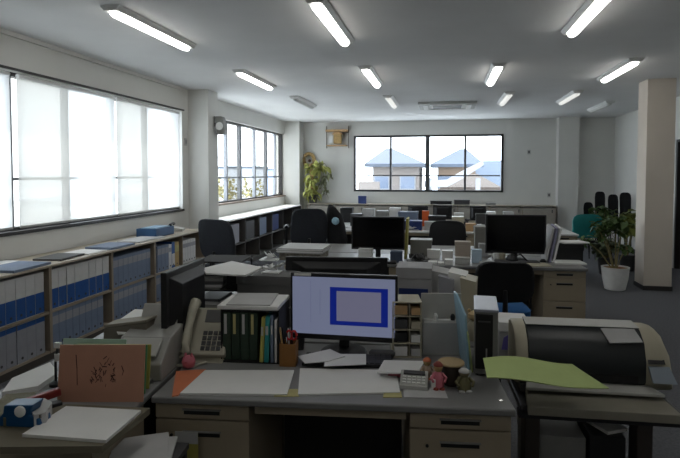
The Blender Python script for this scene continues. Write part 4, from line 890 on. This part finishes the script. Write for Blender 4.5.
# ------------------------------------------------------------------ far desks
FY = 7.95
for i, (x, l) in enumerate(((-2.30, 'far row desk next to the charcoal chair'), (-.91, 'far row desk with its white edge behind the nearer monitor'), (.48, 'far row desk behind the larger far monitor'))):
    desk(l, (x, FY, 0), .03, W=1.38, top=mat('white_desk_top', (206, 206, 204), .4)); desk(l.replace('far row desk', 'furthest desk, back to back with the one'), (x + 1.36, FY + 1.47, 0), .03 + PI, W=1.38, top=LGREY)
FAR = [
 ('desktop_box', 340, 352, 208, 9.6-.4, .2, BLACKM, 'black upright box behind the nearer monitor, at its left', 'box', .70),
 ('binder_stack', 350, 362, 214, 8.6, .2, DGREY, 'dark files beside the black upright box on the far row', 'files', .70),
 ('carton', 362, 374, 209, 8.7, .2, PAPERG, 'pale carton above the left part of the nearer monitor', 'box', .70),
 ('carton', 376, 388, 211, 8.5, .2, GREY, 'grey carton above the centre of the nearer monitor', 'box', .70),
 ('carton', 389, 400, 208, 8.8, .2, PAPER, 'white carton above the right part of the nearer monitor', 'box', .70),
 ('carton', 398, 418, 212, 8.7, .25, FBLUEGREY, 'blue-grey box on the far row, right of the white carton', 'box', .70),
 ('carton', 396, 422, 221, 8.1, .25, DBLUE, 'dark blue box at the front of the far row', 'box', .70),
 ('orange_pouch', 422, 429, 211, 8.75, .12, mat('strong_orange', (214, 96, 40), .6), 'small orange pouch standing on the far row', 'pouch', .70),
 ('carton', 424, 446, 222, 8.15, .2, PAPERG, 'pale grey papers box before the black far chair', 'box', .70),
 ('cpu_box', 428, 446, 216, 8.7, .2, BLACK, 'black flat machine behind the orange pouch', 'machine', .70),
 ('carton', 452, 464, 217, 8.4, .2, CREAM, 'cream box right of the black far chair', 'box', .70),
 ('carton', 454, 464, 213, 8.9, .1, WHITE, 'bright white box standing out on the far row', 'box', .70),
 ('carton', 466, 476, 224, 8.1, .2, mat('tan_soft', (184, 150, 110), .7), 'small tan box on the far row beside blue paper', 'box', .70),
 ('carton', 473, 482, 226, 8.1, .2, mat('sky_card', (190, 210, 230), .6), 'pale sky-blue box on the far row beside the tan one', 'box', .70),
 ('desktop_box', 476, 488, 214, 8.9, .2, DGREY, 'dark grey machine left above the larger far monitor', 'machine', .70),
 ('carton', 487, 496, 212, 9.0, .2, GREY, 'grey carton with white lid above the larger far monitor', 'box', .70),
 ('carton', 504, 514, 212, 9.0, .2, PAPERG, 'pale carton above the middle of the larger far monitor', 'box', .70),
]
for nm, x0, x1, yt, y, dp, c, l, ct, z in FAR: boxy(nm, x0, x1, yt, y, z, dp, c, l, ct, WHITE if 'white lid' in l else None)
zb = .841
BK = [('desktop_box', 358, 366, 196, 12.55, .12, DBLUE, 'dark blue device standing on the rear wall bookcase', 'device'),
 ('desktop_box', 430, 452, 201, 12.55, .15, BLACK, 'long black device under the far window panes', 'device'),
 ('desktop_box', 454, 470, 200, 12.55, .15, DGREY, 'dark grey device under the far window panes', 'device'),
 ('carton', 486, 496, 203, 12.55, .15, GREY, 'grey box on the rear bookcase under the last pane', 'box')]
for nm, x0, x1, yt, y, dp, c, l, ct in BK: boxy(nm, x0, x1, yt, y, zb, dp, c, l, ct)
for i, (px, y, c, l) in enumerate(((366, 8.35, WHITE, 'white cup on the far row, leftmost above the nearer monitor'), (383, 8.3, PAPERG, 'grey cup on the far row above the nearer monitor'), (403, 8.4, WHITE, 'white cup on the far row near the blue-grey box'), (509, 8.3, WHITE, 'white cup on the far row above the larger far monitor'), (472, 8.5, CREAM, 'cream cup on the far row behind the tan box'))): q = at(px, 215, y=y); mug(q.x, y, .70, c, l, .12, .05)
for i, (x0, x1, yt, yl) in enumerate(((408, 428, 206, 'dark monitor on the furthest desks, left of the black device'), (433, 452, 205, 'dark monitor on the furthest desks, above the black far chair'), (470, 486, 206, 'dark monitor on the furthest desks, left of the larger far monitor'))):
    a, b = at(x0, yt, y=9.27), at(x1, yt, y=9.27); monitor(yl, ((a.x + b.x) / 2, 9.27, .70), PI, b.x - a.x, .24, a.z - .94)
# ------------------------------------------------------------------ right rear corner
def leaf_cloud(m, c, r, n, size, rr, droop=.3):
    for k in range(n):
        d = Vector((rr.gauss(0, 1), rr.gauss(0, 1), rr.gauss(0, 1))).normalized() * rr.uniform(.3, 1); p = Vector(c) + Vector((d.x * r[0], d.y * r[1], d.z * r[2]))
        u = Vector((rr.uniform(-1, 1), rr.uniform(-1, 1), rr.uniform(-.6, .4))).normalized(); n_ = u.cross(Vector((rr.uniform(-.3, .3), rr.uniform(-.3, .3), 1))).normalized(); L = size * rr.uniform(.7, 1.3); W = L * .32
        up = u.cross(n_); m.add([p, p + u * L * .35 + n_ * W, p + u * L * .75 + n_ * W * .8 + up * L * .05, p + u * L - Vector((0, 0, L * droop)), p + u * L * .75 - n_ * W * .8 + up * L * .05, p + u * L * .35 - n_ * W], [(0, 1, 2, 3, 4, 5)])
pc = at(618, 291, z=0); t = thing('potted_plant', 'leafy plant with bare leaning stems in a white pot near the pillar', 'potted plant', (pc.x - .01, pc.y + .1, 0)); t.scale = (.86, .86, .86)
MB().lathe([(.13, 0), (.15, .01), (.185, .18), (.20, .34), (.205, .355), (.19, .355), (.18, .31), (.001, .31)], (0, 0, 0), 28).build('pot', WHITE, t, smooth=True)
MB().lathe([(.185, .0), (.185, .012), (.001, .014)], (0, 0, .322), 24).build('soil', BROWN, t)
m = MB(); rr = random.Random(21); st = []
ends = [(-.40, .05, .74), (-.15, .1, .88), (.05, -.1, .92), (.16, .0, .66), (-.28, -.05, .98), (.12, .1, 1.02), (.0, 0, .95)]
for e in ends: m.tube([(e[0] * .1, e[1] * .1, .31), (e[0] * .5, e[1] * .5, .31 + (e[2] - .3) * .55), e], [.012, .010, .006], 6)
m.build('stems', STEM, t); m = MB()
for e in ends: leaf_cloud(m, (e[0] - .03, e[1], e[2]), (.10, .12, .10), 17, .12, rr)
leaf_cloud(m, (-.05, 0, 1.04), (.26, .2, .14), 40, .14, rr)
m.build('foliage', LEAFD, t, fix=False)
def corner_plant(label, px, py, y, h, m_, r=.2, n=90, sz=.13, pot=DGREY, seed=0):
    q = at(px, py, y=y); t = thing('potted_plant', label, 'potted plant', (q.x, y, 0)); rr = random.Random(seed)
    MB().lathe([(.10, 0), (.14, .26), (.13, .26), (.001, .24)], (0, 0, 0), 20).build('pot', pot, t, smooth=True)
    m = MB()
    for k in range(4): a = k * 1.7; m.tube([(0, 0, .24), (.06 * math.cos(a), .06 * math.sin(a), h * .6), (.1 * math.cos(a), .1 * math.sin(a), h * .95)], [.012, .009, .005], 6)
    m.build('stems', STEM, t); m = MB(); leaf_cloud(m, (0, 0, h * .8), (r, r, h * .25), n, sz, rr); m.build('foliage', m_, t, fix=False)
corner_plant('dark bushy plant behind the teal chair in the rear corner', 601, 225, 10.35, .95, LEAFD, .20, 130, .15, seed=1)
corner_plant('olive leafy plant beside the pillar in the rear corner', 628, 232, 9.3, .95, mat('olive_leaf', (104, 112, 52), .6, var=.3), .20, 90, .15, seed=2)
corner_plant('grey-green low plant in front of the stacked dark chairs', 607, 240, 8.9, .56, mat('grey_leaf', (96, 108, 84), .6, var=.3), .24, 90, .15, seed=3)
# teal chair, dark chairs
def simple_chair(label, px, pyt, y, c, w_=.44, rz=0, leg=BLACK, group=None):
    q = at(px, pyt, y=y); t = thing('stacking_chair', label, 'chair', (q.x, y, 0), rz, group); hb = q.z
    m = MB(); zz = [0, .12, .25, hb - .46]; sec = []
    for k, (z, w2, yo) in enumerate(((.44, w_ * .46, -.20), (.60, w_ * .46, -.235), (hb - .12, w_ * .5, -.27), (hb - .05, w_ * .46, -.275), (hb - .015, w_ * .36, -.28), (hb, w_ * .2, -.28))): sec.append([(-w2, yo - .012, z), (0, yo - .04, z), (w2, yo - .012, z), (w2, yo + .012, z), (0, yo - .016, z), (-w2, yo + .012, z)])
    m.loft(sec); m.build('backrest', c, t, smooth=True)
    MB().box((0, .0, .445), (w_, .42, .035)).build('seat', c, t, .015)
    for sx in (-1, 1):
        for sy in (-1, 1): MB().tube([(sx * w_ * .42, sy * .18, .43), (sx * w_ * .5, sy * .22, .0)], .011, 7).build('leg', leg, t)
    return t
simple_chair('teal plastic chair at the rear corner beside the column', 581, 213, 10.2, TEAL, .50, .15)
for px, pyt, y, w_, l in ((592, 203, 11.3, .18, 'lowest of the dark chairs in the rear corner, behind the teal one'), (604, 192, 11.3, .19, 'tall narrow dark chair in the rear corner, left of the white-edged pair'), (617.5, 195, 11.3, .19, 'dark chair in the rear corner, middle one of the tall three'), (630, 193, 11.3, .21, 'dark chair in the rear corner nearest the right wall')): simple_chair(l, px, pyt, y, FABRICK, w_, rz=PI, group='dark chairs in the rear corner')
t = thing('grey_partition', 'small grey board leaning on the right wall behind the plants', 'board', (3.42, 10.1, 0)); MB().box((0, 0, .48), (.03, .5, .86)).build('panel', GREY, t, .01); MB().box((0, 0, .03), (.3, .05, .05)).build('foot', DGREY, t)

# ------------------------------------------------------------------ plant and ornaments by the rear left corner
t = thing('hanging_plant', 'yellow-green trailing plant on the bookcase in the left rear corner', 'potted plant', (at(313, 205, y=12.2).x, 12.3, .841)); tx = t.location.x
t.location = (at(313, 205, y=12.64).x, 12.64, .841)
MB().lathe([(.09, 0), (.12, .18), (.125, .2), (.11, .2), (.001, .17)], (0, 0, 0), 20).build('pot', DGREY, t, smooth=True)
MB().tube([(0, 0, .17), (-.03, 0, .6), (-.06, 0, .95)], [.05, .045, .04], 8).build('trunk', WOOD, t)
m = MB(); rr = random.Random(31)
leaf_cloud(m, (0, -.02, .32), (.19, .10, .26), 46, .15, rr, .8); leaf_cloud(m, (-.02, -.04, .62), (.13, .10, .2), 22, .15, rr, .8); leaf_cloud(m, (.10, -.05, .86), (.20, .10, .10), 40, .20, rr, .5)
m.build('foliage', LEAFY, t, fix=False); m = MB()
for a, b in ((.25, .62), (.38, .7), (.2, .5), (.30, .3)): m.tube([(.0, -.03, .84), (a * .8, -.05, .95), (a, -.05, .82), (a + .05, -.05, b - .1)], [.008, .007, .006, .004], 5); leaf_cloud(m, (a + .03, -.05, b - .05), (.05, .05, .12), 9, .11, rr, .8)
m.build('trailing_vine', mat('dull_vine', (110, 112, 84), .7, var=.3), t, fix=False)
q = at(309, 160, y=12.80); t = thing('straw_wreath', 'round straw wreath hung above the yellow-green plant', 'wreath', (q.x, 12.79, q.z))
m = MB(); m.tube([(.13 * math.cos(a), 0, .15 * math.sin(a)) for a in [2 * PI * k / 20 for k in range(21)]], .045, 8); m.build('ring', SKIN, t, smooth=True); MB().lathe([(.04, 0), (.03, .02), (.001, .03)], (.02, -.02, -.02), 10, R=Matrix.Rotation(PI / 2, 3, 'X')).build('ornament', mat('ornament_brown', (84, 60, 50), .6), t)
# shrine-like wooden wall shelf
a, b = at(325, 126, y=12.7), at(349, 148, y=12.7); t = thing('wall_shelf', 'pale wooden wall shelf with a small house near the ceiling', 'shelf', ((a.x + b.x) / 2, 12.72, b.z)); ww = b.x - a.x; hh = a.z - b.z
MB().box((0, 0, .06), (ww * .8, .26, .025)).build('board', WOOD, t); MB().box((0, 0, hh * .78), (ww * .9, .24, .05)).build('roof', WOOD, t, .01)
for s in (-1, 1): MB().box((s * ww * .46, .06, hh * .5), (.02, .03, hh)).build('hanger', mat('hanger_grey', (110, 104, 96), .6), t)
MB().box((.01, .02, hh * .45), (ww * .3, .12, hh * .5)).build('little_house', SKIN, t); MB().extr([(-.13, -.06, hh * .62), (.15, -.06, hh * .62), (.01, -.06, hh * .80)], (0, .17, 0)).build('gable', WOOD, t)
MB().box((-ww * .25, -.02, hh * .38), (.10, .05, .16)).build('white_jar', WHITE, t)
# speaker on the column
q = at(213, 126, x=-3.40); t = thing('wall_speaker', 'small grey wall speaker with a white rim beside the column', 'speaker', (-3.34, 7.72, q.z - .12))
m = MB(); m.loft([[(x + dx, y + dy, z) for x, y in ((-.05, -.08), (.07, -.06), (.07, .06), (-.05, .08))] for z, dx, dy in ((0, .02, 0), (.06, .03, 0), (.24, 0, 0), (.27, -.02, 0))]); m.build('cabinet', GREY, t, .008); MB().box((-.055, 0, .15), (.05, .04, .06)).build('bracket', DGREY, t)
MB().lathe([(.055, 0), (.06, .01), (.045, .014)], (.03, -.078, .12), 18, R=Matrix.Rotation(PI / 2, 3, 'X')).build('rim', WHITE, t, smooth=True)
# small fixtures on walls
for i, (px, py, l) in enumerate(((529, 152, 'small white switch on the rear wall between window and column'), (549, 195, 'small socket low on the rear wall above the bookcase'))):
    q = at(px, py, y=D - .01); t = thing('wall_switch' if i == 0 else 'wall_socket', l, 'switch' if i == 0 else 'socket', (q.x, D - .006, q.z)); MB().box((0, 0, 0), (.07, .012, .10)).build('plate', LGREY, t, .002); MB().box((0, -.008, 0), (.03, .008, .05)).build('rocker', DGREY, t)
q = at(186, 142, x=WX + .01); t = thing('wall_switch', 'small grey switch on the wall strip between window and column', 'switch', (WX + .006, 7.385, q.z)); MB().box((0, 0, 0), (.012, .07, .11)).build('plate', LGREY, t, .002); MB().box((.008, 0, 0), (.008, .03, .05)).build('rocker', GREY, t)
# loose heaps and papers on the far desks
def heap(px, py, y, z, r, n, m_, label, name='paper_heap', cat='papers', seed=0):
    q = at(px, py, y=y); rr = random.Random(seed + px); m = MB()
    m.box((q.x, y, z + .006), (r * 2, r * 1.4, .012))
    for k in range(n):
        a = rr.uniform(0, 6.28); e = Euler((rr.uniform(-.9, .9), rr.uniform(-.9, .9), a)); s1, s2 = rr.uniform(.4, .9) * r, rr.uniform(.3, .7) * r
        m.box((q.x + rr.uniform(-.5, .5) * r, y + rr.uniform(-.4, .4) * r, z + .012 + max(.012, abs(s1 * math.sin(e.y)) / 2 + abs(s2 * math.sin(e.x)) / 2) + rr.uniform(0, r * .15)), (s1, s2, .006), rot=e, m=0)
    return tag(m.build(name, m_), label, cat)
for i, (px, py, y, z, r, n, c, l) in enumerate(((372, 225, 8.15, .70, .13, 12, PAPER, 'white paper heap on the far row, behind the nearer monitor top left'), (392, 225, 8.15, .70, .12, 12, PAPER, 'white paper heap on the far row, behind the nearer monitor top right'),
      (412, 228, 8.12, .70, .10, 10, PAPERG, 'grey paper heap at the front of the far row, left of the black far chair'), (440, 216, 9.06, .70, .13, 12, PAPERG, 'grey paper heap on the furthest desks above the black far chair'), (464, 216, 8.95, .70, .14, 10, DGREY, 'dark heap on the furthest desks beside the bright white box'),
      (478, 228, 8.35, .70, .12, 10, PAPER, 'white paper heap on the far row, left of the larger far monitor'), (498, 226, 8.4, .70, .12, 10, DGREY, 'dark heap on the far row above the larger far monitor'), (548, 226, 8.2, .70, .14, 10, PAPERG, 'grey paper heap on the far row, right of the larger far monitor'),
      (338, 228, 8.3, .70, .14, 12, PAPERG, 'grey paper heap on the far row beside the jacket'), (418, 252, 5.25, .70, .10, 10, DGREY, 'dark heap beside the yellowish file on the middle row'), (492, 250, 5.75, .70, .07, 8, PAPER, 'white paper heap beside the grey file holder'), (270, 262, 5.05, .70, .09, 10, PAPER, 'white paper heap left of the speckled carton'))):
    heap(px, py, y, z, r, n, c, l)
# floor clutter under the middle and far rows
for i, (px, y, w_, h, c, l) in enumerate(((340, 7.4, .3, .4, GREY, 'grey carton on the floor before the far row beside the jacket'), (362, 7.3, .25, .35, PAPERG, 'pale carton on the floor before the far row'))):
    q = at(px, 250, y=y); t = thing('carton', l, 'box', (q.x, y, 0)); MB().box((0, 0, h / 2 - .02), (w_ * .97, .28, h - .04)).build('body', c, t, .003); MB().box((0, 0, h - .03), (w_, .29, .05)).build('lid', PAPER, t, .003)
# small extras on the front desk
q = at(308, 341, y=2.42); t = thing('glasses_case', 'dark eyeglass case in the shadow below the lit monitor', 'case', (at(384, 352, z=.7).x, at(384, 358, z=.7).y, .70), RA); MB().tube([(-.06, 0, .018), (-.05, 0, .02), (.05, 0, .02), (.06, 0, .018)], [.008, .018, .018, .008], 10).build('shell', DGREY, t, smooth=True)
